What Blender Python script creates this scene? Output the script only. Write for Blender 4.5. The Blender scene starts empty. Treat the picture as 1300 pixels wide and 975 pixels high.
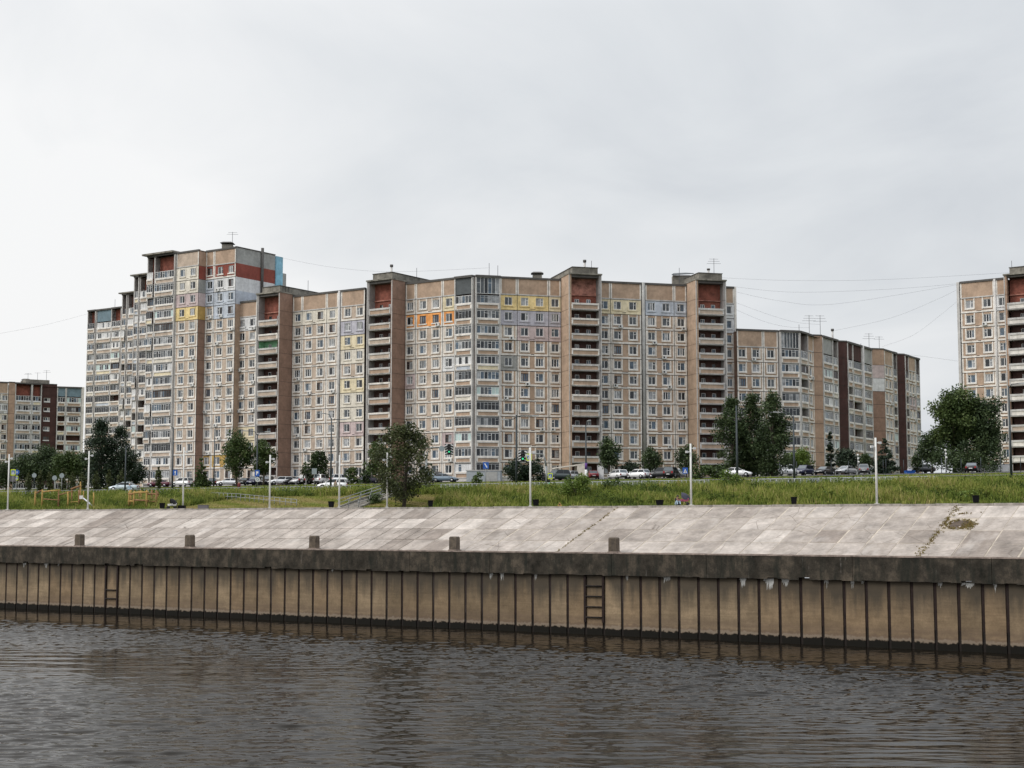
import bpy, bmesh, math, random
import numpy as np
from mathutils import Vector, Matrix
R = math.radians
random.seed(7); NR = np.random.RandomState(11)
scene = bpy.context.scene
COL = scene.collection

# ------------------------------------------------------------------ camera model (metres; water level z = 0)
EYE = 10.0; FOC = 1900.0; HOR = 663.0
PITCH = math.atan((HOR - 487.5) / FOC); CP, SP = math.cos(PITCH), math.sin(PITCH)
D2 = Vector((.847, -.5316)).normalized()       # along the quay, towards the right and the viewer
N2 = Vector((-D2.y, D2.x))                     # inland, square to the quay
def ray(px, py):
    x = (px - 650) / FOC; y = -(py - 487.5) / FOC
    return Vector((x, CP - y * SP, SP + y * CP))
def at_z(px, py, z):
    r = ray(px, py); t = (z - EYE) / r.z
    return Vector((r.x * t, r.y * t, z))
def at_u(px, u, py=610):
    r = ray(px, py); t = u / (N2.x * r.x + N2.y * r.y)
    return Vector((r.x * t, r.y * t))
def su(s, u): return Vector((D2.x * s + N2.x * u, D2.y * s + N2.y * u))
def s_of(p): return D2.x * p.x + D2.y * p.y
def u_of(p): return N2.x * p.x + N2.y * p.y
def line_hit(px, py, p, d):                    # where the sight line px crosses the plan line p + d s
    r = ray(px, py); a = Vector((r.x, r.y))
    den = d.x * a.y - d.y * a.x
    return (p.y * a.x - p.x * a.y) / den
U0, U1 = 118.3, 131.2
PROF = [(-50, 0), (U0, 0), (131.2, 11.56), (134.6, 11.6), (137, 12.05), (143, 13.4), (147, 13.55), (170, 15.0), (195, 16.0), (215, 16.8),
        (245, 17.9), (270, 18.5), (300, 18.6), (3000, 19)]
def terr(u):
    for (a, za), (b, zb) in zip(PROF, PROF[1:]):
        if u <= b: return za + (zb - za) * (u - a) / (b - a)
    return 19
def on_ground(px, u, py=610):
    p = at_u(px, u, py); return Vector((p.x, p.y, terr(u)))
def scale_at(p): return FOC / p.y               # photo pixels per metre

# ------------------------------------------------------------------ objects
def tag(o, label=None, cat=None, group=None, kind=None):
    if label: o['label'] = label
    if cat: o['category'] = cat
    if group: o['group'] = group
    if kind: o['kind'] = kind
    return o
def empty(name, loc, rz=0, label=None, cat=None, group=None):
    o = bpy.data.objects.new(name, None); COL.objects.link(o)
    o.location = loc; o.rotation_euler = (0, 0, rz); o.empty_display_size = .5
    return tag(o, label, cat, group)
def link(name, me, parent=None, loc=(0, 0, 0), rz=0):
    o = bpy.data.objects.new(name, me); COL.objects.link(o)
    if parent: o.parent = parent
    o.location = loc; o.rotation_euler = (0, 0, rz)
    return o
def copy_tree(o, parent=None):
    c = o.copy(); COL.objects.link(c)
    if parent: c.parent = parent
    for ch in list(o.children): copy_tree(ch, c)
    return c
class MB:
    def __init__(s): s.v = []; s.f = []; s.m = []; s.mats = []; s.sm = []
    def mi(s, m):
        if m not in s.mats: s.mats.append(m)
        return s.mats.index(m)
    def poly(s, pts, m, smooth=False):
        i = len(s.v); s.v.extend([tuple(p) for p in pts]); s.f.append(tuple(range(i, i + len(pts)))); s.m.append(s.mi(m)); s.sm.append(smooth)
    def mesh(s, verts, faces, m, smooth=False):
        i = len(s.v); s.v.extend([tuple(p) for p in verts]); k = s.mi(m)
        for f in faces: s.f.append(tuple(i + a for a in f)); s.m.append(k); s.sm.append(smooth)
    def box(s, x0, x1, y0, y1, z0, z1, m, T=None, skip=''):
        vs = [(x0, y0, z0), (x1, y0, z0), (x1, y1, z0), (x0, y1, z0), (x0, y0, z1), (x1, y0, z1), (x1, y1, z1), (x0, y1, z1)]
        if T: vs = [T(*v) for v in vs]
        fs = {'b': (0, 3, 2, 1), 't': (4, 5, 6, 7), 'f': (0, 1, 5, 4), 'r': (1, 2, 6, 5), 'k': (2, 3, 7, 6), 'l': (3, 0, 4, 7)}
        s.mesh(vs, [f for k, f in fs.items() if k not in skip], m)
    def tube(s, pts, rad, m, n=6, cap=True):
        pts = [Vector(p) for p in pts]
        if not hasattr(rad, '__len__'): rad = [rad] * len(pts)
        vs = []; fs = []
        for i, p in enumerate(pts):
            t = (pts[min(i + 1, len(pts) - 1)] - pts[max(i - 1, 0)]).normalized()
            a = t.orthogonal().normalized() if abs(t.z) > .95 else t.cross(Vector((0, 0, 1))).normalized()
            b = t.cross(a)
            for k in range(n):
                an = 2 * math.pi * k / n
                vs.append(p + (a * math.cos(an) + b * math.sin(an)) * rad[i])
        for i in range(len(pts) - 1):
            for k in range(n):
                q = (k + 1) % n
                fs.append((i * n + k, i * n + q, (i + 1) * n + q, (i + 1) * n + k))
        if cap:
            fs.append(tuple(range(n - 1, -1, -1))); fs.append(tuple((len(pts) - 1) * n + k for k in range(n)))
        s.mesh(vs, fs, m, smooth=n > 5)
    def ball(s, c, rx, ry, rz, m, nu=10, nv=6):
        vs = []; fs = []
        for j in range(nv + 1):
            th = math.pi * j / nv
            for i in range(nu):
                ph = 2 * math.pi * i / nu
                vs.append((c[0] + rx * math.sin(th) * math.cos(ph), c[1] + ry * math.sin(th) * math.sin(ph), c[2] + rz * math.cos(th)))
        for j in range(nv):
            for i in range(nu):
                q = (i + 1) % nu
                fs.append((j * nu + i, (j + 1) * nu + i, (j + 1) * nu + q, j * nu + q))
        s.mesh(vs, fs, m, True)
    def data(s, name):
        me = bpy.data.meshes.new(name); me.from_pydata(s.v, [], s.f)
        for m in s.mats: me.materials.append(m)
        me.polygons.foreach_set('material_index', s.m); me.polygons.foreach_set('use_smooth', s.sm); me.update()
        return me
    def build(s, name, parent=None, loc=(0, 0, 0), rz=0): return link(name, s.data(name), parent, loc, rz)

# ------------------------------------------------------------------ materials
def nodes(name):
    m = bpy.data.materials.new(name); m.use_nodes = True
    nt = m.node_tree; b = nt.nodes['Principled BSDF']
    return m, nt, b
def N(nt, t, **kw):
    n = nt.nodes.new(t)
    for k, v in kw.items(): setattr(n, k, v)
    return n
def ramp(nt, fac, stops):
    r = N(nt, 'ShaderNodeValToRGB'); e = r.color_ramp.elements
    while len(e) < len(stops): e.new(.5)
    for el, (p, c) in zip(e, stops): el.position = p; el.color = (*c, 1) if len(c) == 3 else c
    nt.links.new(fac, r.inputs[0]); return r.outputs[0]
def mixc(nt, fac, a, b, mode='MIX'):
    n = N(nt, 'ShaderNodeMix', data_type='RGBA', blend_type=mode)
    for sock, v in ((n.inputs[0], fac), (n.inputs[6], a), (n.inputs[7], b)):
        if hasattr(v, 'links'): nt.links.new(v, sock)
        elif hasattr(v, '__len__'): sock.default_value = (*v, 1)
        else: sock.default_value = v
    return n.outputs[2]
def noise(nt, scale, detail=4, rough=.55, vec=None, mapscale=None, coord='Object', rot=(0, 0, 0)):
    n = N(nt, 'ShaderNodeTexNoise'); n.inputs['Scale'].default_value = scale
    n.inputs['Detail'].default_value = detail; n.inputs['Roughness'].default_value = rough
    if vec is None:
        if coord == 'World': vec = N(nt, 'ShaderNodeNewGeometry').outputs['Position']
        else: vec = N(nt, 'ShaderNodeTexCoord').outputs[coord]
    if mapscale:
        mp = N(nt, 'ShaderNodeMapping'); mp.inputs['Scale'].default_value = mapscale; mp.inputs['Rotation'].default_value = rot
        nt.links.new(vec, mp.inputs[0]); vec = mp.outputs[0]
    nt.links.new(vec, n.inputs['Vector']); return n.outputs[0]
def mat(name, c, rough=.85, var=.18, sc=.6, streak=.25, fine=.10, metal=0, spec=.3, grime=(.10, .09, .08)):
    """weathered surface: broad blotches, fine grain and vertical run-off marks of dirt"""
    m, nt, b = nodes(name)
    col = mixc(nt, 1, c, ramp(nt, noise(nt, sc, 5, .6, coord='World'), [(.3, (1 - var,) * 3), (.7, (1 + var,) * 3)]), 'MULTIPLY')
    if fine:
        col = mixc(nt, 1, col, ramp(nt, noise(nt, sc * 3.5, 3, .55, coord='World'), [(.3, (1 - fine,) * 3), (.7, (1 + fine,) * 3)]), 'MULTIPLY')
    if streak:
        f = ramp(nt, noise(nt, 1, 4, .6, mapscale=(1.1, 1.1, .13), coord='World'), [(.54, (0, 0, 0)), (.74, (streak,) * 3)])
        col = mixc(nt, f, col, grime)
    nt.links.new(col, b.inputs['Base Color'])
    b.inputs['Roughness'].default_value = rough; b.inputs['Metallic'].default_value = metal
    b.inputs['Specular IOR Level'].default_value = spec
    return m
def plain(name, c, rough=.5, metal=0, spec=.5, coat=0):
    m, nt, b = nodes(name)
    col = mixc(nt, 1, c, ramp(nt, noise(nt, 3, 3), [(.3, (.93,) * 3), (.7, (1.05,) * 3)]), 'MULTIPLY')
    nt.links.new(col, b.inputs['Base Color']); b.inputs['Roughness'].default_value = rough
    b.inputs['Metallic'].default_value = metal; b.inputs['Specular IOR Level'].default_value = spec
    b.inputs['Coat Weight'].default_value = coat
    return m
def emit(name, c, st=1.0):
    m, nt, b = nodes(name); b.inputs['Base Color'].default_value = (*c, 1)
    b.inputs['Emission Color'].default_value = (*c, 1); b.inputs['Emission Strength'].default_value = st
    return m
M = {}
def P(k, c, **kw): M[k] = mat(k, c, **kw)
P('tan_panel_light', (.50, .405, .325)); P('tan_panel', (.43, .312, .228)); P('tan_panel_dark', (.40, .275, .20))
P('cream_relief', (.74, .70, .645), streak=.42, grime=(.20, .18, .155)); P('grey_relief', (.52, .505, .485), streak=.45, grime=(.15, .14, .13))
P('brown_and_shade', (.275, .175, .13), streak=.2); P('maroon_tile', (.070, .034, .030), var=.25); P('joint', (.07, .063, .058), streak=0)  # the brown has shade painted in on right-facing sides, plain brown elsewhere
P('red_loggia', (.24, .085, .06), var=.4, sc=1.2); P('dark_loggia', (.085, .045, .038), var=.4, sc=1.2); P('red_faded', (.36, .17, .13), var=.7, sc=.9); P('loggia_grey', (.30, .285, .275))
P('roof_concrete', (.22, .205, .175), streak=.9, var=.45, grime=(.03, .03, .025)); P('coping', (.10, .095, .09)); P('roof_felt', (.07, .07, .07))
P('paint_yellow', (.76, .60, .30)); P('paint_paleyellow', (.74, .65, .46)); P('paint_cream', (.72, .67, .58)); P('paint_lavender', (.47, .46, .51))
P('paint_pink', (.56, .46, .45)); P('paint_white', (.68, .68, .68)); P('paint_orange', (.80, .36, .12)); P('paint_ochre', (.50, .33, .11))
P('paint_red', (.27, .075, .055)); P('paint_paleblue', (.50, .54, .60)); P('paint_grey', (.36, .36, .345)); P('paint_skyblue', (.27, .52, .66))
P('paint_green', (.27, .55, .33)); P('slate_board', (.10, .11, .115)); P('blue_board', (.17, .24, .28)); P('paint_mint', (.5, .62, .6))
M['frame_white'] = plain('frame_white', (.78, .78, .77), .4); M['frame_wood'] = plain('frame_wood', (.10, .055, .035), .6)
M['frame_grey'] = plain('frame_grey', (.42, .43, .44), .6); M['ac_white'] = plain('ac_white', (.66, .66, .64), .5)
M['ac_dark'] = plain('ac_dark', (.05, .05, .05), .6)
def glass(k, c, spec=.5, rough=.06):
    m, nt, b = nodes(k)
    col = mixc(nt, 1, c, ramp(nt, noise(nt, 1.3, 2, coord='World'), [(.25, (.45,) * 3), (.75, (1.5,) * 3)]), 'MULTIPLY')
    nt.links.new(col, b.inputs['Base Color']); b.inputs['Roughness'].default_value = rough
    b.inputs['IOR'].default_value = 1.5; b.inputs['Specular IOR Level'].default_value = spec; M[k] = m
glass('glass_dark', (.022, .026, .032)); glass('glass_mid', (.085, .095, .105)); glass('glass_blue', (.09, .125, .165)); glass('glass_curtain', (.30, .31, .32)); glass('glass_black', (.010, .011, .013))
GL = ['glass_dark'] * 5 + ['glass_mid'] * 5 + ['glass_blue'] * 3 + ['glass_curtain'] * 3
# ------------------------------------------------------------------ facade kit
FH = 2.8
VIVID = {'paint_orange', 'paint_red', 'paint_ochre'}
BOTH = {'paint_paleyellow', 'paint_lavender', 'paint_pink', 'paint_white', 'paint_cream', 'paint_paleblue', 'paint_grey', 'paint_yellow'}
class Face:
    """vertical plane from plan point p0 in direction d (left to right seen from outside)"""
    def __init__(s, p0, d, org):
        s.p0 = Vector(p0[:2]); s.d = d.normalized(); s.n = Vector((s.d.y, -s.d.x)); s.org = org
        s.rz = math.atan2(s.d.y, s.d.x)
    def w(s, a, o, z):
        q = s.p0 + s.d * a + s.n * o
        return (q.x - s.org.x, q.y - s.org.y, z - s.org.z)
    def T(s): return lambda a, o, z: s.w(a, -o, z)          # box coords: x along, y inward, z up
    def s(s_, px, py): return line_hit(px, py, s_.p0, s_.d)
    def pt(s, a, o=0): return s.p0 + s.d * a + s.n * o
def window_mesh(w, h, kind, fr, g):
    b = MB(); t = .085; fm = M[fr]
    b.box(-w/2, w/2, -.03, .07, 0, t, fm); b.box(-w/2, w/2, -.03, .07, h - t, h, fm)
    b.box(-w/2, -w/2 + t, -.03, .07, t, h - t, fm); b.box(w/2 - t, w/2, -.03, .07, t, h - t, fm)
    cuts = {0: [.5], 1: [.38], 2: [.62], 3: [.33, .67], 4: []}[kind]
    xs = [-w/2 + t] + [-w/2 + w * c for c in cuts] + [w/2 - t]
    for c in xs[1:-1]: b.box(c - .05, c + .05, -.034, .06, t, h - t, fm)
    for i in range(len(xs) - 1):
        b.poly([(xs[i], .03, t), (xs[i+1], .03, t), (xs[i+1], .03, h - t), (xs[i], .03, h - t)], M[g[i % len(g)]])
    if kind == 1: b.box(xs[0], xs[1] - .05, -.036, .05, h * .62, h * .62 + .07, fm)
    if kind == 2: b.box(xs[1] + .05, xs[2], -.036, .05, h * .62, h * .62 + .07, fm)
    return b.data('window')
_wc = {}
def window_data(w, h):
    k = (round(w, 1), round(h, 1))
    if k not in _wc:
        rr = random.Random(int(w * 100))
        _wc[k] = [window_mesh(w, h, rr.choice([0, 0, 1, 1, 2, 3] if w > 1.1 else [0, 4]), 'frame_white' if i % 9 else 'frame_wood',
                              [rr.choice(GL) for _ in range(3)]) for i in range(18)]
    return random.choice(_wc[k])
class Building:
    def __init__(s, name, org, label, group=None):
        s.org = Vector(org); s.root = empty(name, org, 0, label, 'building', group)
        s.wins = []; s.nw = 0; s.acs = []
    def part(s, mb, name, label=None):
        o = mb.build(name, s.root)
        if label: o['label'] = label
        return o
    def add_window(s, F, a, z, w=1.45, h=1.5, o=-.10):
        s.wins.append((F, a, z, w, h, o))
    def finish(s, keep=100):
        rest = MB()
        ws = s.wins
        if len(ws) > keep:
            ws.sort(key=lambda q: q[0].pt(q[1]).y * 1 + random.random() * .01)
        for i, (F, a, z, w, h, o) in enumerate(ws):
            me = window_data(w, h)
            if i < keep:
                link('window', me, s.root, F.w(a, o, z), F.rz)
            else:
                base = Vector(F.w(a, o, z)); ca, sa = math.cos(F.rz), math.sin(F.rz)
                vs = [(base.x + v.co.x * ca - v.co.y * sa, base.y + v.co.x * sa + v.co.y * ca, base.z + v.co.z) for v in me.vertices]
                i0 = len(rest.v); rest.v.extend(vs)
                for p in me.polygons:
                    rest.f.append(tuple(i0 + k for k in p.vertices)); rest.m.append(rest.mi(me.materials[p.material_index])); rest.sm.append(False)
        if rest.v:
            o = s.part(rest, 'windows', 'white framed windows in the far bays of the wall'); o['kind'] = 'stuff'
        if s.acs:
            me = ac_data()
            for (F, a, z) in s.acs: link('air_conditioner', me, s.root, F.w(a, .02, z), F.rz)
_ac = []
def ac_data():
    if not _ac:
        b = MB(); b.box(-.42, .42, -.36, 0, 0, .58, M['ac_white'])
        vs = [(-.1 + .2 * math.cos(k * math.pi / 5), -.364, .29 + .2 * math.sin(k * math.pi / 5)) for k in range(10)]
        b.poly(vs, M['ac_dark']); b.box(-.35, -.30, -.3, 0, -.05, 0, M['ac_dark']); b.box(.30, .35, -.3, 0, -.05, 0, M['ac_dark'])
        _ac.append(b.data('air_conditioner'))
    return _ac[0]
def rect_holes(mb, F, s0, s1, z0, z1, o, holes, m, depth=.14, rm=None):
    """wall rectangle with window openings and their reveals"""
    holes = sorted(holes); cur = s0
    def q(a, b, c, d):
        if b - a > .01 and d - c > .01: mb.poly([F.w(a, o, c), F.w(b, o, c), F.w(b, o, d), F.w(a, o, d)], m)
    for (a, b, c, d) in holes:
        q(cur, a, z0, z1); q(a, b, z0, c); q(a, b, d, z1); cur = b
        r = rm or m
        mb.poly([F.w(a, o, c), F.w(a, o - depth, c), F.w(a, o - depth, d), F.w(a, o, d)], r)
        mb.poly([F.w(b, o - depth, c), F.w(b, o, c), F.w(b, o, d), F.w(b, o - depth, d)], r)
        mb.poly([F.w(a, o, d), F.w(a, o - depth, d), F.w(b, o - depth, d), F.w(b, o, d)], r)
        mb.poly([F.w(a, o - depth, c), F.w(a, o, c), F.w(b, o, c), F.w(b, o - depth, c)], r)
    q(cur, s1, z0, z1)
def strip(mb, F, s0, s1, z0, z1, m, o0=0, o1=.05):
    mb.box(s0, s1, -o1, -o0, z0, z1, M[m], F.T(), skip='k')
def win_panel(B, mb, F, s0, s1, z0, wins, infill, relief, ww=1.45, ac=.09, border=True, low=False):
    g = .06; z1 = z0 + FH; a, b = s0 + g, s1 - g; c, d = z0 + g, z1 - g
    wb, wh = z0 + .92, 1.5
    holes = [(w - ww/2, w + ww/2, wb, wb + wh) for w in wins]
    rect_holes(mb, F, a, b, c, d, 0, holes, M[infill], rm=M[relief])
    bw = min(.26, (s1 - s0) * .09)
    if border:
        strip(mb, F, a, a + bw, c + .34, d, relief); strip(mb, F, b - bw, b, c + .34, d, relief); strip(mb, F, a, b, c, c + .34, relief, 0, .062)
    for w in wins:
        l, r = w - ww/2, w + ww/2
        sr = infill if infill in VIVID else relief
        strip(mb, F, max(l - .24, a + bw), l - .01, wb - .3, d, sr, 0, .056); strip(mb, F, r + .01, min(r + .24, b - bw), wb - .3, d, sr, 0, .056)
        strip(mb, F, max(l - .24, a + bw), min(r + .24, b - bw), wb - .26, wb - .02, relief, 0, .14)
        B.add_window(F, w, wb, ww, wh)
        if random.random() < ac: B.acs.append((F, w + random.choice([-.5, .5, .55]), wb - .62 - random.random() * .2))
    if len(wins) > 1 and random.random() < .75:           # flaked tiles on the band
        m = (wins[0] + wins[1]) / 2 + random.uniform(-.3, .3); l = random.uniform(.3, .8)
        mb.poly([F.w(m - l, .066, c + .22), F.w(m + l * .6, .066, c + .2), F.w(m + l, .066, c + .335), F.w(m - l * .8, .066, c + .335)], M['joint'])
def window_wall(B, F, panels, z0, nf, ztop, infill='tan_panel', relief='cream_relief', over={}, ww=1.45, attic='tan_panel', ac=.09, zb=15.5, name='wall'):
    """panels = [(s0, s1, [window centres])]; over[(row from the top, panel)] = paint"""
    mb = MB()
    S0, S1 = panels[0][0], panels[-1][1]
    rect_holes(mb, F, S0, S1, zb, ztop, -.15, [], M['joint'])
    # side returns of the recessed backing
    for pi, (a, b, ws) in enumerate(panels):
        for k in range(nf):
            row = nf - 1 - k; ov = over.get((row, pi))
            inf, rel = infill, relief
            if ov:
                inf = ov; rel = ov if ov in BOTH else relief
            win_panel(B, mb, F, a, b, z0 + k * FH, ws, inf, rel, ww, ac)
        g = .05; za = z0 + nf * FH + .12
        rect_holes(mb, F, a + .05, b - .05, za, ztop - .25, 0, [], M[attic])
        strip(mb, F, a + .05, a + .3, za, ztop - .25, relief); strip(mb, F, b - .3, b - .05, za, ztop - .25, relief)
        strip(mb, F, a + .05, b - .05, za - .1, za + .12, 'grey_relief', 0, .08)
        rect_holes(mb, F, a + .03, b - .03, zb, z0 - .04, 0, [], M['grey_relief'])
    mb.box(S0, S1, -.16, .35, ztop - .25, ztop + .12, M['coping'], F.T())
    # box the openings in so no light leaks behind the panes
    return B.part(mb, name)
def glazing(w, h, kind, n):
    b = MB()
    if kind == 'open': return None
    fm = M[{'white': 'frame_white', 'wood': 'frame_wood', 'grey': 'frame_grey', 'board': 'frame_white', 'dark': 'frame_grey', 'mint': 'frame_white'}[kind]]
    t = .07; y0, y1 = -.06, .02
    b.box(0, w, y0, y1, 0, t, fm); b.box(0, w, y0, y1, h - t, h, fm)
    xs = [w * i / n for i in range(n + 1)]
    for x in xs: b.box(max(0, x - t/2), min(w, x + t/2), y0 - .004, y1, t, h - t, fm)
    solid = {'board': 'paint_white', 'mint': 'paint_mint'}.get(kind)
    for i in range(n):
        if solid and (i in (0, n - 1) or random.random() < .25): g = solid
        else: g = random.choice(GL if kind != 'dark' else ['glass_black', 'glass_dark', 'glass_dark'])
        b.poly([(xs[i], -.01, t), (xs[i+1], -.01, t), (xs[i+1], -.01, h - t), (xs[i], -.01, h - t)], M[g])
        if g != solid and random.random() < .3: b.box(xs[i], xs[i+1], y0, 0, h * .66, h * .66 + .05, fm)
    return b.data('glazing')
def balcony(B, F, a, b, z, kind='white', infill='tan_panel', relief='cream_relief', n=None, o=0, gh=1.42, ph=1.08, depth=1.2, full=False):
    w = b - a; mb = MB(); n = n or max(2, round(w / .72))
    inf, rel = M[infill], M[relief]
    mb.box(0, w, -.02, depth, -.14, .02, M['grey_relief'])                                   # slab
    mb.box(0, w, -.10, 0, .03, .10, rel); mb.box(0, w, -.16, .02, ph - .26, ph, rel)          # foot and rail
    fw = min(.26, w * .1)
    mb.box(0, fw, -.12, 0, .10, ph - .26, rel); mb.box(w - fw, w, -.12, 0, .10, ph - .26, rel)
    mb.box(fw, w - fw, -.05, .02, .10, ph - .26, inf)
    mb.box(fw, w - fw, -.17, -.05, ph - .36, ph - .262, M['grey_relief'])
    ob = link('balcony', mb.data('balcony'), B.root, F.w(a, o, z), F.rz)
    g = glazing(w - .04, gh, kind, n)
    if g: link('glazing', g, ob, (.02, .02, ph + .01))
    return ob
def bal_shell(mb, F, a, b, z0, z1, back='red_loggia', depth=1.25, side='grey_relief', o=0):
    q = F.w
    mb.poly([q(a, o - depth, z0), q(b, o - depth, z0), q(b, o - depth, z1), q(a, o - depth, z1)], M[back])
    mb.poly([q(a, o, z0), q(a, o - depth, z0), q(a, o - depth, z1), q(a, o, z1)], M[side])
    mb.poly([q(b, o - depth, z0), q(b, o, z0), q(b, o, z1), q(b, o - depth, z1)], M[side])
    mb.poly([q(a, o, z1), q(a, o - depth, z1), q(b, o - depth, z1), q(b, o, z1)], M[side])
KINDS_ = ['white'] * 10 + ['grey'] * 2 + ['wood'] * 2 + ['dark'] * 2 + ['open'] * 2 + ['board'] * 3 + ['mint']
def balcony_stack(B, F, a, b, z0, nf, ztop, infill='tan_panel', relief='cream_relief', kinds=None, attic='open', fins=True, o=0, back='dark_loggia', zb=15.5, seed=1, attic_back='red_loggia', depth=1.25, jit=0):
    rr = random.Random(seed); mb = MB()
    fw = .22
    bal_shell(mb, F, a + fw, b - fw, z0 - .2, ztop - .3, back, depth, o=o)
    if fins:
        for x in (a, b - fw): mb.box(x, x + fw, -o - .14, -o + depth, zb, ztop - .3, M['grey_relief'], F.T())
    mb.box(a, b, -o - .3, -o + depth, ztop - .3, ztop + .1, M['coping'], F.T())
    mb.box(a + fw, b - fw, -o, -o + .3, zb, z0 - .16, M['grey_relief'], F.T())
    for k in range(nf):
        kd = rr.choice(kinds or KINDS_)
        inf = infill if rr.random() < (.9 if not jit else .72) else rr.choice(['paint_cream', 'tan_panel_light', 'paint_paleyellow', 'paint_paleblue'])
        balcony(B, F, a + fw + .02, b - fw - .02, z0 + k * FH, kd, inf, relief, o=o + (rr.choice([0, 0, .2, .45]) * jit if jit else 0), depth=depth - .05)
    za = z0 + nf * FH
    rect_holes(mb, F, a + fw + .03, b - fw - .03, za - FH + .05, ztop - .34, o - depth + .03, [], M[attic_back])
    if attic in ('board', 'blue', 'glass', 'maroon', 'grey'):
        m = {'board': 'slate_board', 'blue': 'blue_board', 'maroon': 'maroon_tile', 'grey': 'paint_grey', 'glass': 'paint_white'}[attic]
        if attic == 'glass':
            g = glazing(b - a - 2 * fw, ztop - .3 - za, 'white', 6)
            ob = link('glazing', g, B.root, F.w(a + fw, o - .05, za), F.rz)
        else: mb.box(a + fw, b - fw, -o + .04, -o + .12, za, ztop - .3, M[m], F.T())
    B.part(mb, 'balcony_bay')
def loggia_bay(B, F, a, b, dep, z0, nf, ztop, side='R', side_mat='brown_and_shade', front='tan_panel', relief='cream_relief', back='red_loggia', top_back='red_loggia', boxh=1.7, boxlen=14, pier=.55, zb=15.5, seed=1, green=None, par='tan_panel', box=True):
    """projecting stair bay with open landings: a..b along F, front face at offset dep"""
    rr = random.Random(seed); mb = MB(); T = F.T(); pl, pr = (pier, .32) if side == 'R' else (.5, .5)
    zt = ztop + .35
    # side walls, storey panels with open joints; right-facing sides carry painted shade
    for k in range(nf + 1):
        zz0 = (z0 + k * FH) if k else zb; zz1 = (z0 + (k + 1) * FH) if k < nf else zt
        mb.box(a, a + pl, -dep, 0, zz0 + .03, zz1 - .03, M[side_mat if side == 'L' else 'loggia_grey'], T)
        mb.box(b - pr, b, -dep, 0, zz0 + .03, zz1 - .03, M[side_mat if side == 'R' else 'loggia_grey'], T)
    mb.box(a + .05, a + pl - .05, -dep + .05, -.02, zb, zt - .06, M['joint'], T); mb.box(b - pr + .05, b - .05, -dep + .05, -.02, zb, zt - .06, M['joint'], T)
    # pale pier strips on the front edges
    mb.box(a - .002, a + .16, -dep - .07, -dep, zb, zt - .1, M['grey_relief'], T); mb.box(b - .16, b + .002, -dep - .07, -dep, zb, zt - .1, M['grey_relief'], T)
    x0, x1 = a + pl, b - pr; D_ = 1.7; bo = dep - D_
    holes = []
    for k in range(nf):
        z = z0 + k * FH
        for fx in ((.30, .72) if x1 - x0 > 4 else (.36, .74)):
            holes.append((k, x0 + (x1 - x0) * fx, z + 1.15))
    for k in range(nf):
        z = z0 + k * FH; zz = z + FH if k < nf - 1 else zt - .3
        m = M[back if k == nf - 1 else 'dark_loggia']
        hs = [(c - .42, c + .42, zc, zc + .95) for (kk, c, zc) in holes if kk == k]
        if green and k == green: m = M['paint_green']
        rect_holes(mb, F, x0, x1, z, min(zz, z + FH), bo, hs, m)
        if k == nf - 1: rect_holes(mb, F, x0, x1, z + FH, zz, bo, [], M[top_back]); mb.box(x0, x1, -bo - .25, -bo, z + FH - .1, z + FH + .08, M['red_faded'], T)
        for (c0, c1, d0, d1) in hs: B.add_window(F, (c0 + c1) / 2, d0, .84, .95, bo - .08)
        if green and k == green:
            mb.box(x0 + .002, x0 + .03, -dep + .2, -bo, z + .03, z + FH - .2, M['paint_green'], T)
    rect_holes(mb, F, x0, x1, zb, z0, bo, [], M['joint'])
    mb.box(x0, x1, -dep + .1, -bo, z0 + nf * FH + 3.1, zt - .06, M['coping'], T)
    mb.box(a - .1, b + .1, -dep - .25, 1, zt - .05, zt + .22, M['roof_concrete'], T)
    B.part(mb, 'stair_bay')
    for k in range(nf):
        w = x1 - x0
        balcony(B, F, x0 + .01, x1 - .01, z0 + k * FH, 'open', par if rr.random() < .8 else 'tan_panel_light', relief if rr.random() < .25 else 'grey_relief', o=dep + .02, ph=1.15, depth=D_)
    if box:
        bx = MB(); bx.box(a + .9, b - .5, -dep + .6, boxlen - dep, zt + .22, zt + .22 + boxh, M['roof_concrete'], T)
        bx.box(a + .8, b - .4, -dep + .5, boxlen - dep + .1, zt + .222 + boxh, zt + .34 + boxh, M['coping'], T)
        B.part(bx, 'lift_housing')
def body(B, faces_pts, depth_dir, depth, zb, zt, wall='brown_and_shade', name='rear_wall', ends=True):
    """back, ends and flat roof of a block behind its front plan line"""
    mb = MB(); n = depth_dir.normalized() * depth; org = B.org
    L = [Vector(p[:2]) for p in faces_pts]; K = [p + n for p in L]
    def v(p, z): return (p.x - org.x, p.y - org.y, z - org.z)
    for a, b in zip(K, K[1:]): mb.poly([v(b, zb), v(a, zb), v(a, zt), v(b, zt)], M[wall])
    if ends: mb.poly([v(K[0], zb), v(L[0], zb), v(L[0], zt), v(K[0], zt)], M[wall]); mb.poly([v(L[-1], zb), v(K[-1], zb), v(K[-1], zt), v(L[-1], zt)], M[wall])
    B.part(mb, name)
    rf = MB()
    ins = n.normalized() * .2
    for i in range(len(L) - 1):
        rf.poly([v(L[i] + ins, zt - .05), v(L[i+1] + ins, zt - .05), v(K[i+1], zt - .05), v(K[i], zt - .05)], M['roof_felt'])
    B.part(rf, 'roof')
def pipe_part(B, F, a, o, z0, z1, r, m='grey_relief', name='downpipe'):
    mb = MB(); mb.tube([F.w(a, o, z0), F.w(a, o, z1)], r, M[m], 6); return B.part(mb, name)
M['aerial'] = plain('aerial', (.16, .16, .17), .5, .4)
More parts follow.
